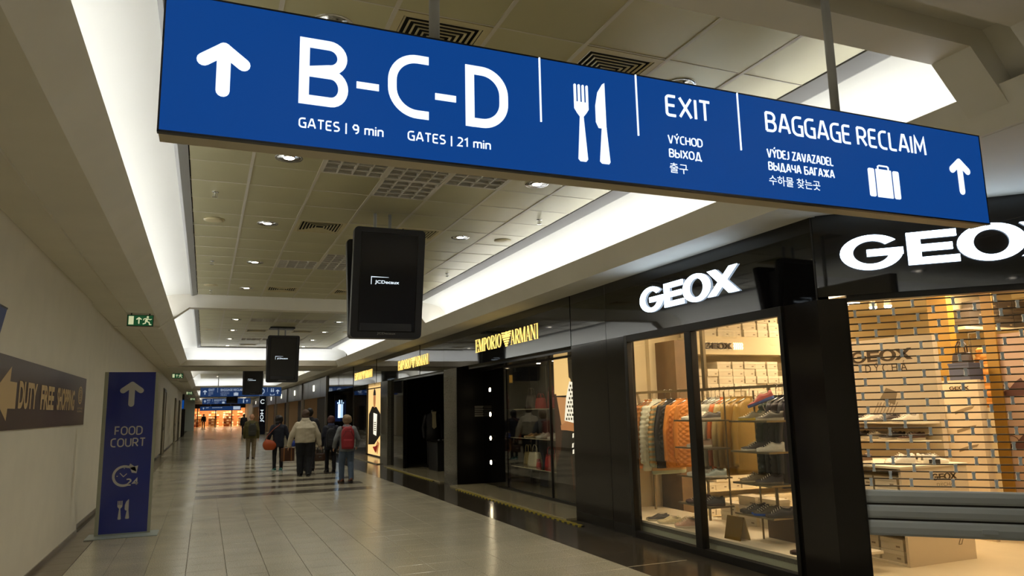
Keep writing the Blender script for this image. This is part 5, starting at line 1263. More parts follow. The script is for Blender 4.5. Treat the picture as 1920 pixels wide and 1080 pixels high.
garment(9.0, 6.1, 2.42, '#c98a3a', 'golden orange jacket hanging behind the narrow display stand', 'bands', .8, .22, .06, rz=PI/2)
rl2 = thing('wall_rail', 'short metal rail carrying the golden orange jacket', 'clothes rail', (0, 0, 0)); MB().tube([(9.0, 5.7, 2.425), (9.0, 6.4, 2.425)], .01, 8).build('rail', 'metal_shelf', rl2); MB().box(8.99, 9.01, 5.68, 5.7, 0, 2.43).box(8.99, 9.01, 6.4, 6.42, 0, 2.43).build('legs', 'metal_shelf', rl2)
tag(MB().box(8.66, 8.68, 5.84, 5.98, 0, 3.08).build('mustard_post', 'mustard'), 'tall mustard post between display panels behind the shutter', 'post')
tag(MB().box(8.85, 8.97, 6.56, 6.84, 0, 3.08).build('mustard_column', 'mustard'), 'broad mustard column beside the large display panel', 'column')
p3 = thing('advertising_stand', 'pinkish display panel with shoe pictures at the right picture edge', 'display panel', (0, 0, 0))
mat('panel_pink', '#b79a84', .6)
MB().box(8.7, 8.76, 4.2, 5.86, 0, 2.355).build('board', 'panel_pink', p3)
P3_ = Plane((8.7, 0, 0), (0, -1, 0), (-1, 0, 0))
mat('shoe_print_dark', '#5a3a34', .6)
for (a, z, s) in ((-5.83, 1.62, 1.3), (-5.82, 1.0, 1.7)):
    MB().prism([(a-.05*s, z), (a+.2*s, z+.01), (a+.22*s, z+.05), (a+.15*s, z+.16*s), (a+.1*s, z+.13*s), (a+.03*s, z+.06*s), (a-.06*s, z+.04)], P3_, 0, .003).build('shoe_print', 'shoe_print_dark', p3)
    ring(MB(), a-.01, z+.06*s, .05*s, .04*s, .008, .008, P3_, .003, 0, 300, 14).build('line_print', 'shoe_print_dark', p3)
# dark boxes on a high shelf
hs_ = thing('high_shelf', 'high cream wall shelf holding dark shoe boxes behind the shutter', 'shelf', (0, 0, 0)); MB().box(9.0, 10.6, 6.45, 6.849, 2.49, 2.528).build('board', 'shop_wall', hs_); MB().box(9.0, 10.6, 6.85, 6.95, 0, 3.08).build('back_panel', 'shop_wall', hs_)
for j in range(3):
    for k in range(4):
        if j == 2 and k == 0: continue
        shoebox(9.3+.29*k, 6.48, 2.53+.125*j, .28, .122, .3, f'dark shoe box on the high shelf, {["bottom","middle","top"][j]} row, {["first","second","third","fourth"][k]} from left', 'dark shoe boxes on the high shelf', dark=True)
# ================================================================== fashion shop window, bay one
mat('grey_wall', '#5b5346', .5); mat('shelf_glass_edge', '#cfc7a6', .2, spec=.7); emat('dim_lamp', '#ffe6b8', 40.0)
fw = thing('fashion_window_display', 'grey fashion shop window case with three glass shelves', 'display case', (0, 0, 0))
MB().box(6.5, 6.56, 9.9, 14.3, .035, 2.6).build('back_wall', 'grey_wall', fw); MB().box(5.72, 6.5, 9.9, 14.3, 2.46, 2.5).build('ceiling_board', 'grey_wall', fw)
MB().box(5.72, 6.5, 9.9, 9.95, .035, 2.46).build('side_wall', 'black_matte', fw)
for z, a in ((1.585, 13.6), (1.04, 13.8), (.492, 13.85)):
    MB().box(5.66, 6.2, 11.75, a, z-.012, z).build('glass_shelf', 'shop_glass', fw); MB().box(5.654, 5.662, 11.75, a, z-.012, z).build('shelf_edge', 'shelf_glass_edge', fw)
for y_ in (11.8, 13.0): MB().cyl((6.1, y_), .006, .04, 2.46, 8).build('cable', 'chrome', fw)
for k, y_ in enumerate((12.2, 12.9)):
    t = thing('ceiling_downlight', f'small warm lamp above the fashion window shelves, {["right","left"][k]} one', 'lamp', (5.9, y_, 2.46)); MB().cyl((0, 0), .05, -.012, 0, 14).build('trim_ring', 'chrome', t); MB().cyl((0, 0), .04, -.016, -.011, 14).build('lamp', 'dim_lamp', t)
GB = 'handbags in the fashion window'
handbag(5.95, 13.4, 1.588, .36, .26, .13, '#5a5148', 'grey-brown handbag at the left of the top glass shelf', rz=PI/2, group=GB); handbag(5.95, 12.95, 1.588, .36, .2, .14, '#b82a1e', 'red handbag on the top glass shelf, left one', rz=PI/2, group=GB, hh=.08)
handbag(5.95, 12.28, 1.588, .36, .2, .16, '#b82a1e', 'red handbag on the top glass shelf, right one', rz=PI/2, group=GB, hh=.12)
handbag(6.0, 12.6, 1.588, .2, .32, .1, '#a02018', 'tall slim red bag on the top glass shelf', rz=PI/2, group=GB, hh=.1)
handbag(5.95, 13.6, .495, .3, .25, .14, '#b3a06a', 'khaki bag at the left of the lowest glass shelf', rz=PI/2, group=GB); handbag(5.92, 13.22, .495, .42, .26, .2, '#d9d0ae', 'large cream bag on the lowest glass shelf', rz=PI/2, group=GB, handles=1)
handbag(5.86, 12.92, .495, .12, .1, .08, '#b3221b', 'tiny red purse before the cream bag', rz=PI/2, group=GB, hh=.05); handbag(5.98, 12.62, .495, .36, .24, .16, '#b82a1e', 'red tote bag on the lowest glass shelf', rz=PI/2, group=GB)
handbag(5.95, 12.2, .495, .32, .28, .14, '#8c8164', 'olive grey tote at the right of the lowest glass shelf', rz=PI/2, group=GB)
for k, (y_, up, so, n_) in enumerate(((13.28, '#a9824f', '#d9c79a', 'tan'), (12.72, '#d8d2c2', '#e6e0d0', 'white'), (12.22, '#e0dac8', '#ece6d6', 'off-white'))):
    for j in (0, 1): shoe(5.9, y_-.085+.17*j, 1.043, PI+.1*(1 if j else -1), up, so, f'{n_} shoe on the middle glass shelf, {["right","left"][j]} of its pair', 'loafer' if k == 0 else 'sneaker', 1.0)
# ================================================================== bay two: mannequin and table in the dark shop
mat('dark_wall', '#15120f', .5)
struct('wall_fashion_rear', MB().box(8.8, 8.9, 15.0, 22.5, 0, 3.2), 'dark_wall'); struct('ceiling_fashion', MB().box(5.2, 8.9, 15.24, 22.75, 2.7, 2.76), 'dark_wall')
struct('wall_fashion_side', MB().box(5.6, 8.8, 22.4, 22.5, 0, 2.7), 'dark_wall'); struct('wall_fashion_side_near', MB().box(6.6, 8.8, 14.9, 15.0, 0, 2.7), 'dark_wall')
t = thing('mannequin', 'dark dressed mannequin with pale scarf inside the dark entrance', 'mannequin', (5.95, 20.3, .03))
mat('coat_dark', '#1b1816', .8); mat('scarf', '#b9ac86', .8); mat('mannequin_skin', '#2a2622', .4)
def ov(z, a, b, n=18): return [(a*math.cos(2*PI*i/n), b*math.sin(2*PI*i/n), z) for i in range(n)]
MB().loft([ov(.75, .2, .13), ov(.95, .19, .13), ov(1.1, .17, .12), ov(1.3, .21, .13), ov(1.42, .2, .11), ov(1.49, .08, .07)]).build('coat', 'coat_dark', t, smooth=True)
for sg in (-1, 1):
    MB().capsule((sg*.2, 0, 1.4), (sg*.27, .02, 1.08), .055, .045).capsule((sg*.27, .02, 1.08), (sg*.26, -.05, .82), .045, .035).build('sleeve', 'coat_dark', t, smooth=True)
    MB().capsule((sg*.09, 0, .78), (sg*.1, 0, .1), .085, .055).build('trouser_leg', 'coat_dark', t, smooth=True)
MB().capsule((0, 0, 1.47), (0, 0, 1.54), .05, .045).build('neck', 'mannequin_skin', t, smooth=True)
MB().prism([(-.07, 1.53), (.07, 1.53), (.05, 1.45), (.07, 1.1), (.0, 1.05), (-.05, 1.1), (-.05, 1.45)], lambda a, b, d: (a-.0, d, b), -.15, -.135).build('scarf', 'scarf', t)
MB().bbox(-.2, .2, -.2, .2, 0, .03, .006).build('stand', 'black_frame', t)
t = thing('display_table', 'black display table inside the dark entrance', 'table', (6.0, 19.2, .03))
MB().bbox(-.4, .4, -.45, .45, .74, .78, .006).build('top', 'black_panel', t); MB().box(-.36, .36, -.41, .41, 0, .74).build('body', 'black_matte', t)
for k in range(4): tag(MB().lathe((0, 0, 0), [(.0, 0), (.045, 0), (.05, .02), (.03, .035), (0, .04)], 12).build('table_accessory', 'chrome', None, (5.75+.14*k, 18.95+.1*(k % 2), .81)), f'small shiny accessory on the black table, {["first","second","third","fourth"][k]} from left', 'accessory', 'accessories on the black table')
emat('amber_sign', '#a87a2a', .5)
t = thing('entrance_light_box', 'dim amber light box high inside the dark entrance', 'light box', (0, 0, 0)); MB().box(6.3, 6.9, 16.6, 16.66, 2.2, 2.42).build('case', 'black_frame', t); MB().box(6.32, 6.88, 16.59, 16.6, 2.22, 2.4).build('panel', 'amber_sign', t)
MB().cyl((6.6, 16.63), .01, 2.42, 2.7, 8).build('rod', 'black_frame', t)

# ================================================================== silver-fronted shops farther on
mat('silver_panel', '#8f8f89', .32, metal=.6); mat('tan_wall', '#8f7c63', .6); emat('tan_lamp', '#ffdcae', 4.0); mat('far_dark', '#1a1512', .6)
emat('round_logo', '#f2efdc', 1.6)
edges = [33.6, 42.6, 50.8, 59.5, 68.5, 78.0, 90.0]
for k in range(len(edges)-1):
    a, b = edges[k], edges[k+1]
    nm = ['next after the black front', 'second', 'third', 'fourth', 'fifth', 'farthest'][k]
    t = thing('silver_shop_front', f'silver-panelled shop front on the right, {nm}', 'shop front', (0, 0, 0), group='silver shop fronts')
    MB().box(5.0, 5.1, a+.2, b-.1, 2.32, 3.2).build('fascia_panel', 'silver_panel', t)
    for q in range(1, 4): MB().box(4.994, 5.0, a+(b-a)*q/4-.012, a+(b-a)*q/4+.012, 2.33, 3.19).build('panel_joint', 'steel', t)
    MB().box(4.93, 5.09, a+.005, a+.19, 0, 3.22).build('post', 'steel', t)
    MB().box(5.3, 5.35, a+.1, a+(b-a)*.6, 0, 2.32).build('interior_shade_sheet', 'far_dark', t)  # dark-coloured sheet stands in for the shade inside the shop
    MB().box(8.0, 8.1, a+.1, b-.1, 0, 3.0).build('rear_wall', 'tan_wall', t); MB().box(5.1, 8.0, b-.1, b-.02, 0, 3.0).build('side_wall', 'tan_wall', t); MB().box(5.1, 8.0, a+.1, b-.1, 2.9, 3.0).build('ceiling_board', 'tan_wall', t)
    MB().box(6.2, 6.8, a+2, b-2, 2.86, 2.9).build('lamp_panel', 'tan_lamp', t); MB().box(4.95, 8.0, a+.1, b-.1, -.004, .004).build('floor_board', 'shop_floor', t)
    m_ = (a+b)/2
    tl = thing('hanging_badge_sign', f'small square lit badge on the silver fascia, {nm}', 'shop sign', (4.97, m_, 2.8), group='square badges on the silver fascias')
    MB().prism([(-.22, -.15), (.22, -.15), (.22, .15), (-.22, .15)], lambda x, z, d: (d, x, z), 0, .03).build('plate', 'round_logo', tl)
    MB().prism([(-.12, -.12), (-.06, -.12), (.1, .1), (.04, .1)], lambda x, z, d: (d, x, z), -.004, 0).build('emblem', 'steel', tl)
    cm = ['#5a2a28', '#2b3550', '#c9b58a', '#6b3b2a', '#3a3a44']
    tr = thing('clothes_rail', f'clothes rail inside the silver-fronted shop, {nm}', 'clothes rail', (0, 0, 0)); MB().tube([(6.6, b-2.6, 1.7), (6.6, b-.6, 1.7)], .015, 8).build('rail', 'chrome', tr); MB().tube([(6.6, b-2.6, .004), (6.6, b-2.6, 1.7)], .015, 8).build('upright', 'chrome', tr); MB().tube([(6.6, b-.6, .004), (6.6, b-.6, 1.7)], .015, 8).build('upright', 'chrome', tr)
    if k < 2:
        for q in range(6): garment(6.6, b-2.4+.32*q, 1.7, cm[q % 5], f'{["dark red","navy","beige","brown","charcoal","wine red"][q]} garment on the rail of the {["first","second"][k]} silver-fronted shop', 'plain', .95, .24, .06, group='garments in the silver-fronted shops')
struct('wall_right_far', MB().box(5.0, 5.2, 90, 106, 0, 3.4), 'plaster')
# vertical dark pylon with white letters
t = thing('vertical_letter_pylon', 'dark blue pylon with upright white letters beside the far shops', 'sign', (4.2, 62, 0))
mat('pylon_blue', '#121a33', .25); MB().box(-.25, .25, 0, .3, 0, 3.0).build('body', 'pylon_blue', t)
P5 = Plane((0, 0, 0), (1, 0, 0), (0, -1, 0)); P5v = lambda a, b, d: (-.15+.3*(b), -d, .75+a)
vs, fs = text2d('JOH', .0)
xa, xb = min(v[0] for v in vs), max(v[0] for v in vs); ya, yb = min(v[1] for v in vs), max(v[1] for v in vs)
obj('lettering', MB().add([(.15-.3*(y_-ya)/(yb-ya), -.004, .95+.95*(x_-xa)/(xb-xa)) for x_, y_ in vs], fs).mesh('lettering', 'sign_white', recalc=False), t)
mb = ring(MB(), 0, 2.55, .17, .17, .04, .04, P5, .004, 40, 320, 20); mb.build('emblem', 'sign_white', t)
# ================================================================== bright shop at the end of the hall
mat('end_orange', '#cf9d68', .6); mat('end_floor', '#b98f62', .3); emat('end_lamp', '#ffe0b8', 10.0); mat('end_grey', '#c6d0c6', .6)
YE = 106
struct('wall_end_rear', MB().box(-1.6, 6.5, YE+9, YE+9.2, 0, 3.2), 'end_orange'); struct('wall_end_left', MB().box(-1.7, -1.6, YE, YE+9, 0, 3.2), 'end_orange'); struct('wall_end_right', MB().box(6.5, 6.6, YE, YE+9, 0, 3.2), 'end_orange')
ec = struct('ceiling_end', MB().box(-1.6, 6.5, YE, YE+9, 2.95, 3.1), 'shop_white'); struct('floor_end', MB().box(-1.6, 6.5, YE-1, YE+9, -.01, .004), 'end_floor')
for k in range(4): MB().box(-.8+1.9*k, .4+1.9*k, YE+1.5, YE+7.5, 2.9, 2.95).build('lamp_panel', 'end_lamp', ec)
es = struct('door_9', MB().box(-1.6, 6.5, YE-.1, YE, 2.45, 3.2), 'black_frame')
for x in (-.9, 1.3, 3.3, 5.0): MB().box(x-.06, x+.06, YE-.1, YE, 0, 2.45).build('door_post', 'black_frame', es)
for a, b in ((-1.6, -.96), (-.84, 1.24), (3.36, 4.94)): MB().box(a, b, YE-.06, YE-.05, 0, 2.45).build('glass_pane', 'shop_glass', es)
cols = ['#e2c491', '#a8552f', '#f3ead2', '#d29a4c', '#74503a', '#ecd6ae', '#f6f0e2', '#dfe3d6']
for r, yy in enumerate((2.5, 5.0, 7.5)):
    for k in range(4):
        t = thing('shop_display_unit', f'product shelf unit in the end shop, {["front","middle","rear"][r]} row, {["first","second","third","fourth"][k]} from left', 'shelving', (-.9+1.9*k+.3*(r % 2), YE+yy, .004), group='display units in the end shop')
        hh = 1.1+.35*r
        MB().box(-.55, .55, .1, .14, 0, hh).build('back_panel', 'end_orange', t)
        for s in range(int(hh/.36)+1):
            MB().box(-.55, .55, -.2, .1, .36*s, .36*s+.02).build('shelf', 'shop_white', t)
            for q in range(3):
                c = random.choice(cols); MB().box(-.5+.36*q, -.22+.36*q, -.16, .06, .36*s+.02, .36*s+random.uniform(.14, .3)).build('stock', mat('stock'+c, c, .6), t)
# grey block and dark opening on the far left
tag(MB().box(-2.6, -1.02, 84, 86, 0, 3.2).build('grey_pillar', 'end_grey'), 'pale grey-green pillar on the left near the hall end', 'pillar')
struct('wall_left_far', MB().box(-4.2, -4.0, 62, 106, 0, 3.4).box(-4.2, -1.6, 105.9, 106, 0, 3.4), 'far_dark')
t = thing('dark_doorway_frame', 'dark doorway with a lit blue screen at the end of the left wall', 'doorway', (0, 0, 0))
MB().box(-2.2, -1.5, 61.9, 62.1, 0, 3.2).build('frame', 'far_dark', t); MB().box(-1.75, -1.52, 61.86, 61.9, 2.1, 2.75).build('lit_screen', 'sign_blue', t)
MB().box(-2.0, -1.5, 66, 66.1, 0, 2.1).build('dark_panel', 'far_dark', t)
# ================================================================== people walking away down the hall
def remeshed(mb, name, m, voxel, smooth_it=4, noise=0.):
    """one continuous surface grown around overlapping closed shapes"""
    me = mb.mesh('tmp'); o = bpy.data.objects.new('tmp', me)
    r = o.modifiers.new('r', 'REMESH'); r.mode = 'VOXEL'; r.voxel_size = voxel; r.use_smooth_shade = True
    s = o.modifiers.new('s', 'SMOOTH'); s.iterations = smooth_it; s.factor = .5
    out = baked(o); out.name = name
    bpy.data.objects.remove(o); bpy.data.meshes.remove(me)
    out.materials.clear(); out.materials.append(MATS[m] if isinstance(m, str) else m)
    if noise:
        nv = len(out.vertices); co = [0.]*(3*nv); no = [0.]*(3*nv)
        out.vertices.foreach_get('co', co); out.vertices.foreach_get('normal', no)
        for i in range(nv):
            x_, y_, z_ = co[3*i:3*i+3]; k = noise*(math.sin(z_*31+x_*19)+.6*math.sin(z_*57-x_*23+y_*11))
            co[3*i] += no[3*i]*k; co[3*i+1] += no[3*i+1]*k; co[3*i+2] += no[3*i+2]*k
        out.vertices.foreach_set('co', co)
    out.polygons.foreach_set('use_smooth', [True]*len(out.polygons)); out.update()
    return out
def ovr(c, a, b, n=20): return [(c[0]+a*math.cos(2*PI*i/n), c[1]+b*math.sin(2*PI*i/n), c[2]) for i in range(n)]
mat('skin_fair', '#b98a6a', .55, noise=(20, .04)); mat('eye_white', '#e6e0d8', .3)
def person(name_loc, rz, H, label, p):
    """faces local +y (away from the camera). p: dict of pose, build and clothing"""
    t = thing('person', label, 'person', name_loc, rz)
    g = p.get('girth', 1.); st = p.get('stride', .0)
    sh = .112*H*p.get('shoulder', 1.); hz = .515*H; hx = .052*H
    ank = {-1: Vector((-hx*1.1, st, .055*H)), 1: Vector((hx*1.1, -st, .055*H+p.get('lift', 0.)))}
    knee = {}
    for s in (-1, 1):
        hip = Vector((s*hx, 0, hz)); mid = (hip+ank[s])/2
        knee[s] = mid+Vector((s*.008, .035+(.03 if ank[s].y < 0 else 0), .01*H))
    shz = p.get('shz', .795)*H
    arms = p['arms']           # {side: (elbow, wrist)} in units of H, relative to the shoulder
    shd = {s: Vector((s*sh, 0, shz)) for s in (-1, 1)}
    elb = {s: shd[s]+H*Vector(arms[s][0]) for s in (-1, 1)}; wri = {s: shd[s]+H*Vector(arms[s][1]) for s in (-1, 1)}
    hd = Vector((p.get('head_x', 0.), .018*H+p.get('head_y', 0.), .925*H))
    b = MB()
    b.loft([ovr((0, 0, .47*H), .08*H*g, .056*H*g), ovr((0, 0, .53*H), .09*H*g, .063*H*g), ovr((0, .003, .62*H), .082*H*g, .06*H*g), ovr((0, .003, .72*H), .095*H*g, .066*H*g), ovr((0, 0, .79*H), .1*H, .06*H), ovr((0, 0, .83*H), .05*H, .045*H)])
    b.capsule((0, .0, .82*H), (hd.x, hd.y, .89*H), .033*H, .031*H)
    b.ellip(hd, .046*H, .056*H, .066*H, 16, 12); b.ellip(hd+Vector((0, .022*H, -.03*H)), .034*H, .036*H, .036*H, 12, 8)
    b.ellip(hd+Vector((0, .06*H, -.008*H)), .009*H, .013*H, .015*H, 8, 6)
    b.ellip(hd+Vector((0, .052*H, -.034*H)), .016*H, .009*H, .006*H, 8, 6)
    for s in (-1, 1):
        b.ellip(hd+Vector((s*.047*H, .0, -.002*H)), .007*H, .014*H, .02*H, 8, 6)
        b.capsule(shd[s], elb[s], .032*H, .026*H); b.capsule(elb[s], wri[s], .026*H, .017*H)
        d = (wri[s]-elb[s]).normalized(); side_ = Vector((0, 1, 0)); out_ = d.cross(side_).normalized()
        palm = wri[s]+d*.05; b.capsule(wri[s], palm, .024, .027, fx=.7); b.ellip(palm, .016, .036, .04, 10, 8)
        for k in range(4):
            off = side_*(-.03+.02*k); ln = (.06, .068, .064, .05)[k]
            f0 = palm+off+d*.025; f1 = f0+d*ln*.6; f2 = f1+(d*.8+out_*(-s)*.5).normalized()*ln*.5
            b.capsule(f0, f1, .0085, .008, 8); b.capsule(f1, f2, .008, .007, 8)
        th0 = palm+side_*.034-d*.015; th1 = th0+(d*.5+side_).normalized()*.032; b.capsule(th0, th1, .011, .009, 8); b.capsule(th1, th1+d*.028, .009, .008, 8)
        lk = .86*min(1, p.get('legw', 1.)); b.capsule((s*hx, 0, hz), knee[s], .05*H*g*lk, .034*H*lk); b.capsule(knee[s], ank[s], .033*H*lk, .021*H)
        b.capsule(ank[s]-Vector((0, .02, .02)), ank[s]+Vector((0, .12, -.04*H)), .034, .028)
    obj('body', remeshed(b, 'body', p.get('skin', 'skin_fair'), .008, 3), t)
    for s in (-1, 1): MB().ellip(hd+Vector((s*.018*H, .0525*H, .006*H)), .006*H, .004*H, .0035*H, 8, 6).build('eye', 'eye_white', t)
    # hair
    hr = MB()
    if p.get('hair'):
        L = p.get('hair_len', 0.)
        hr.ellip(hd+Vector((0, -.008*H, .012*H)), .056*H*p.get('hair_w', 1), .06*H, .066*H*p.get('hair_h', 1), 16, 12)
        hr.ellip(hd+Vector((0, -.02*H, -.012*H)), .053*H*p.get('hair_w', 1), .043*H, .058*H, 14, 10)
        if L: hr.loft([ovr(hd+Vector((0, -.02*H, -.02*H)), .055*H, .04*H), ovr(hd+Vector((0, -.028*H, -.05*H)), .062*H, .04*H), ovr(hd+Vector((0, -.03*H, -L*H)), .055*H, .03*H), ovr(hd+Vector((0, -.03*H, -L*H-.02)), .03*H, .02*H)])
        hm = remeshed(hr, 'hair', mat('hair_'+p['hair'], p['hair'], .6, noise=(40, .25), bump=(60, .6)), .009, 1, .0045)
        # keep the face free: cut what lies in front
        bm = bmesh.new(); bm.from_mesh(hm)
        dele = [v for v in bm.verts if v.co.y > hd.y+.022*H and v.co.z < hd.z+.032*H]
        bmesh.ops.delete(bm, geom=dele, context='VERTS'); bm.to_mesh(hm); bm.free()
        obj('hair', hm, t)
    # jacket
    j = MB(); hem = p.get('hem', .47)*H; gg = g*p.get('bulk', 1.12)
    j.loft([ovr((0, 0, hem), .097*H*gg, .075*H*gg), ovr((0, 0, hem+.03*H), .1*H*gg, .078*H*gg), ovr((0, 0, .62*H), .1*H*gg, .077*H*gg), ovr((0, 0, .72*H), .108*H*gg, .08*H*gg), ovr((0, 0, .785*H), .108*H*min(gg, 1.1), .072*H), ovr((0, 0, .83*H), .07*H, .052*H), ovr((0, .006, .855*H), .05*H, .045*H)])
    sr = p.get('sleeve', 1.)
    for s in (-1, 1):
        j.capsule(shd[s]-Vector((s*.012*H, 0, .005*H)), elb[s], .046*H*sr, .037*H*sr); j.capsule(elb[s], wri[s], .037*H*sr, .028*H*sr)
    obj('jacket', remeshed(j, 'jacket', mat('wear_'+p['jacket'], p['jacket'], .8, noise=(9, .06), bump=(16, .35)), .0095, 5, .0025), t)
    if p.get('collar'):
        MB().loft([ovr((0, 0, .825*H), .066*H, .055*H), ovr((0, .002, .87*H), .056*H, .05*H), ovr((0, .002, .868*H), .048*H, .042*H), ovr((0, 0, .825*H), .056*H, .046*H)], cap=False).build('collar', mat('wear_'+p['collar'], p['collar'], .8), t, smooth=True)
    # trousers
    q = MB(); lw = p.get('legw', 1.)
    q.loft([ovr((0, 0, .46*H), .09*H*g*1.05, .068*H*g*1.05), ovr((0, 0, .52*H), .1*H*g*1.04, .074*H*g*1.04), ovr((0, 0, .58*H), .088*H*g*1.05, .066*H*g*1.05)])
    for s in (-1, 1):
        q.capsule((s*hx*1.02, 0, .5*H), knee[s], .054*H*g*lw, .042*H*lw); q.capsule(knee[s], ank[s]-Vector((0, 0, .012*H)), .041*H*lw, .033*H*lw)
    obj('trousers', remeshed(q, 'trousers', mat('wear_'+p['trousers'], p['trousers'], .85, noise=(10, .07), bump=(18, .3)), .0095, 4, .002), t)
    for s in (-1, 1):
        yaw = PI/2+.12*-s
        o = shoe(ank[s].x, ank[s].y+.045, max(ank[s].z-.055*H, 0)+.001, yaw, p['shoe'], p.get('sole', '#2a2521'), '', p.get('shoe_kind', 'sneaker'), 1.0, parent=t)
    return t, dict(sh=shd, wr=wri, el=elb, H=H)
HANG = {-1: ((-.03, .01, -.17), (-.035, .05, -.32)), 1: ((.03, -.02, -.17), (.035, .02, -.32))}
person((3.06, 17.45, 0), .05, 1.535, 'person in grey top and jeans with a red backpack, nearest walker', dict(stride=.11, girth=1.02, jacket='#6f7375', trousers='#4d5c70', shoe='#6b3d22', hair='#857052', hair_h=1.08, hair_w=1.3, hem=.46, legw=1.16, lift=.02,
    arms={-1: ((-.055, .0, -.165), (-.06, .09, -.27)), 1: ((.06, -.01, -.165), (.065, .09, -.26))}))
person((2.41, 19.85, 0), 0, 1.69, 'broad person in a cream jacket and black trousers, middle of the group', dict(stride=.08, girth=1.22, bulk=1.25, shoulder=1.1, jacket='#b7ad95', trousers='#15161b', shoe='#141312', hair='#4a3526', hair_h=.92, hem=.5, legw=1.42, hair_w=1.08, sleeve=1.2, shz=.765, collar='#a79d86',
    arms={-1: ((-.075, .0, -.16), (-.105, .03, -.3)), 1: ((.07, .0, -.16), (.1, .02, -.3))}))
person((3.19, 20.65, 0), 0, 1.505, 'person in dark navy coat with reddish hair behind the red backpack', dict(stride=.07, girth=1.05, jacket='#161a28', trousers='#121217', shoe='#121110', hair='#54302a', hair_h=1.05, hair_w=1.25, hem=.4, collar='#1b2340',
    arms=HANG))
person((1.955, 22.1, 0), 0, 1.545, 'dark-haired person in navy top and black leggings with an orange shoulder bag', dict(stride=.04, girth=.92, bulk=1.1, jacket='#141826', trousers='#0f1014', shoe='#3f8f86', sole='#cfe3dc', hair='#150e0d', hair_len=.11, hair_w=1.35, hair_h=1.08, hem=.43, legw=.95,
    arms={-1: ((-.05, -.01, -.16), (-.06, .08, -.26)), 1: ((.05, .0, -.17), (.085, .02, -.33))}))
person((1.56, 28.2, 0), -.1, 1.615, 'person in olive jacket and beige trousers standing alone on the left', dict(stride=.03, girth=1.02, jacket='#4f4a22', trousers='#766a52', shoe='#3a2e26', sole='#8d8576', hair=None, skin='skin_fair', hem=.46, bulk=1.2, legw=1.15, arms=HANG))
person((2.74, 21.6, 0), 0, 1.735, 'tall dark-clothed person mostly hidden behind the cream jacket', dict(stride=.08, girth=1.0, jacket='#17161a', trousers='#15151a', shoe='#141312', hair='#1c1815', hem=.46, arms={-1: ((-.07, .0, -.16), (-.12, .02, -.26)), 1: HANG[1]}))
person((-.12, 99.0, 0), .3, 1.7, 'small dark figure far off before the bright end shop', dict(stride=.05, jacket='#1c1512', trousers='#1a1513', shoe='#151210', hair='#1a1512', arms=HANG))
person((2.75, 60, 0), -.3, 1.62, 'dark figure far off just left of the olive jacket', dict(stride=.1, jacket='#16161c', trousers='#18181e', shoe='#151210', hair='#1a1512', arms=HANG))
# what they carry
def backpack(loc, w_, h_, d_, colr, label, strap_top, rz=0):
    m = mat('pack_'+colr, colr, .6, noise=(8, .08), bump=(30, .2)); md = mat('packtrim_'+colr, colr, .5)
    t = thing('backpack', label, 'backpack', loc, rz)
    rings = []
    for k in range(10):
        v = k/9; sx = (.92+.1*math.sin(PI*v))*(1 if v < .75 else math.sqrt(max(.05, 1-((v-.75)/.27)**2))); sy = (1-.35*v)
        rings.append([(w_/2*sx*math.copysign(abs(math.cos(a))**.5, math.cos(a)), -d_*.5+d_/2*sy*math.copysign(abs(math.sin(a))**.6, math.sin(a)), h_*v) for a in [2*PI*i/20 for i in range(20)]])
    MB().loft(rings).build('main_bag', m, t, smooth=True)
    MB().bbox(-w_*.36, w_*.36, -d_*1.08, -d_*.8, h_*.06, h_*.42, .02).build('front_pocket', m, t, smooth=False)
    for s in (-1, 1): MB().tube([(s*w_*.28, -d_*.12, h_*.86), (s*w_*.3, -.02, strap_top), (s*w_*.36, .09, strap_top-.02), (s*w_*.42, .12, strap_top-.14)], .018, 8).build('strap', md, t, smooth=True)
    MB().tube([(-.05, -d_*.4, h_*.96), (-.04, -d_*.42, h_*1.06), (.04, -d_*.42, h_*1.06), (.05, -d_*.4, h_*.96)], .008, 6).build('grab_loop', md, t, smooth=True)
    MB().tube([(-w_*.4, -d_*.93, h_*.55), (-w_*.2, -d_*.96, h_*.8), (w_*.2, -d_*.96, h_*.8), (w_*.4, -d_*.93, h_*.55)], .005, 5).build('zip', 'black_frame', t)
    return t
backpack((3.04, 17.32, .77), .29, .5, .17, '#8e1f26', 'red backpack worn by the nearest walker', .5)
backpack((3.17, 20.52, .68), .27, .5, .15, '#12131a', 'black backpack worn by the navy-coated walker', .52)
backpack((1.58, 28.08, .83), .27, .42, .14, '#2c2c25', 'dark olive-black backpack on the olive jacket', .46)
mat('bag_leather', '#a8481a', .45, noise=(9, .08)); mat('bag_strap', '#7a3413', .5)
t = thing('shoulder_bag', 'round orange-brown leather bag on a long shoulder strap', 'handbag', (1.71, 22.0, .59))
rings = []
for k in range(9):
    v = k/8; f = math.sin(PI*(.12+.8*v))**.55
    rings.append([(.185*f*math.copysign(abs(math.cos(a))**.8, math.cos(a)), .085*f*math.sin(a), .28*v-.08*v*math.cos(a)*.3) for a in [2*PI*i/20 for i in range(20)]])
MB().loft(rings).build('body', 'bag_leather', t, smooth=True); MB().tube([(-.14, 0, .25), (0, 0, .275), (.14, 0, .24)], .009, 6).build('zip', 'bag_strap', t)
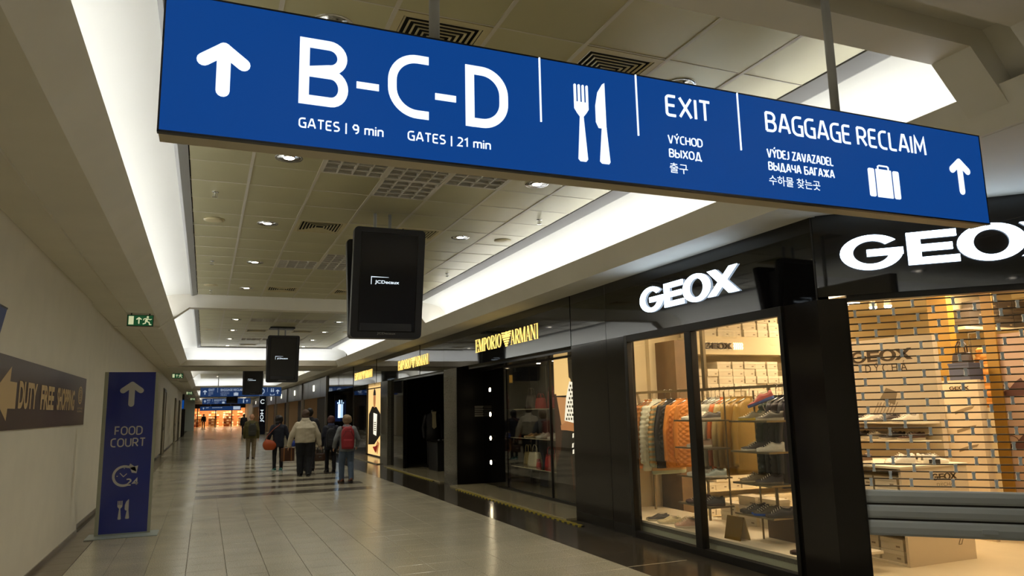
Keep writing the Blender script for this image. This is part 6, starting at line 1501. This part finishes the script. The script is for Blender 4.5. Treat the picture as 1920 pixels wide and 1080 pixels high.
MB().tube([(-.15, .0, .2), (-.06, -.02, .4), (.1, -.03, .58), (.24, -.04, .68), (.27, .05, .72)], .012, 6).build('strap', 'bag_strap', t, smooth=True); MB().tube([(.15, .02, .2), (.2, .1, .4), (.26, .12, .62)], .012, 6).build('strap', 'bag_strap', t, smooth=True)
mat('case_brown', '#4a2a16', .5, noise=(7, .12)); mat('case_strap', '#8a5a2a', .5)
t = thing('travel_bag', 'brown boxy travel bag with tan straps carried between two walkers', 'suitcase', (2.21, 22.12, .262))
MB().bbox(-.19, .19, -.09, .09, 0, .37, .025).build('body', 'case_brown', t)
for x in (-.1, .1): MB().box(x-.014, x+.014, -.096, .096, -.003, .374).build('strap', 'case_strap', t)
MB().tube([(-.1, 0, .37), (-.03, 0, .42), (.06, 0, .43), (.1, 0, .37)], .012, 8).build('handle', 'case_strap', t, smooth=True)
t = thing('shopping_bag', 'small bright blue carrier bag beside the cream jacket', 'bag', (2.32, 21.62, .68)); mat('carrier_blue', '#24409a', .5)
MB().loft([ovr((0, 0, 0), .05, .03, 12), ovr((0, 0, .1), .06, .035, 12), ovr((0, 0, .16), .03, .02, 12)]).build('body', 'carrier_blue', t, smooth=True); MB().tube([(-.02, 0, .15), (0, 0, .22), (.02, 0, .15)], .004, 6).build('handle', 'carrier_blue', t)
handbag(2.8, 19.9, .36, .26, .2, .1, '#3a2415', 'dark brown handbag held beside the cream jacket', handles=2, hh=.2)

bpy.data.scenes.remove(BENCH)
# every thing's origin sits at its base
bpy.context.view_layer.update()
for o in [o for o in bpy.data.objects if o.type == 'EMPTY' and o.parent is None]:
    if any(abs(a) > 1e-6 for a in o.rotation_euler) or abs(o.scale.x-1) > 1e-6: continue
    pts = []
    for c in o.children_recursive:
        if c.type == 'MESH': pts += [c.matrix_world @ Vector(b) for b in c.bound_box]
    if not pts: continue
    lo = [min(p[i] for p in pts) for i in range(3)]; hi = [max(p[i] for p in pts) for i in range(3)]
    d = Vector(((lo[0]+hi[0])/2, (lo[1]+hi[1])/2, lo[2]))-o.location
    if d.length < .3: continue
    o.location = o.location+d
    for c in o.children: c.location = c.location-d
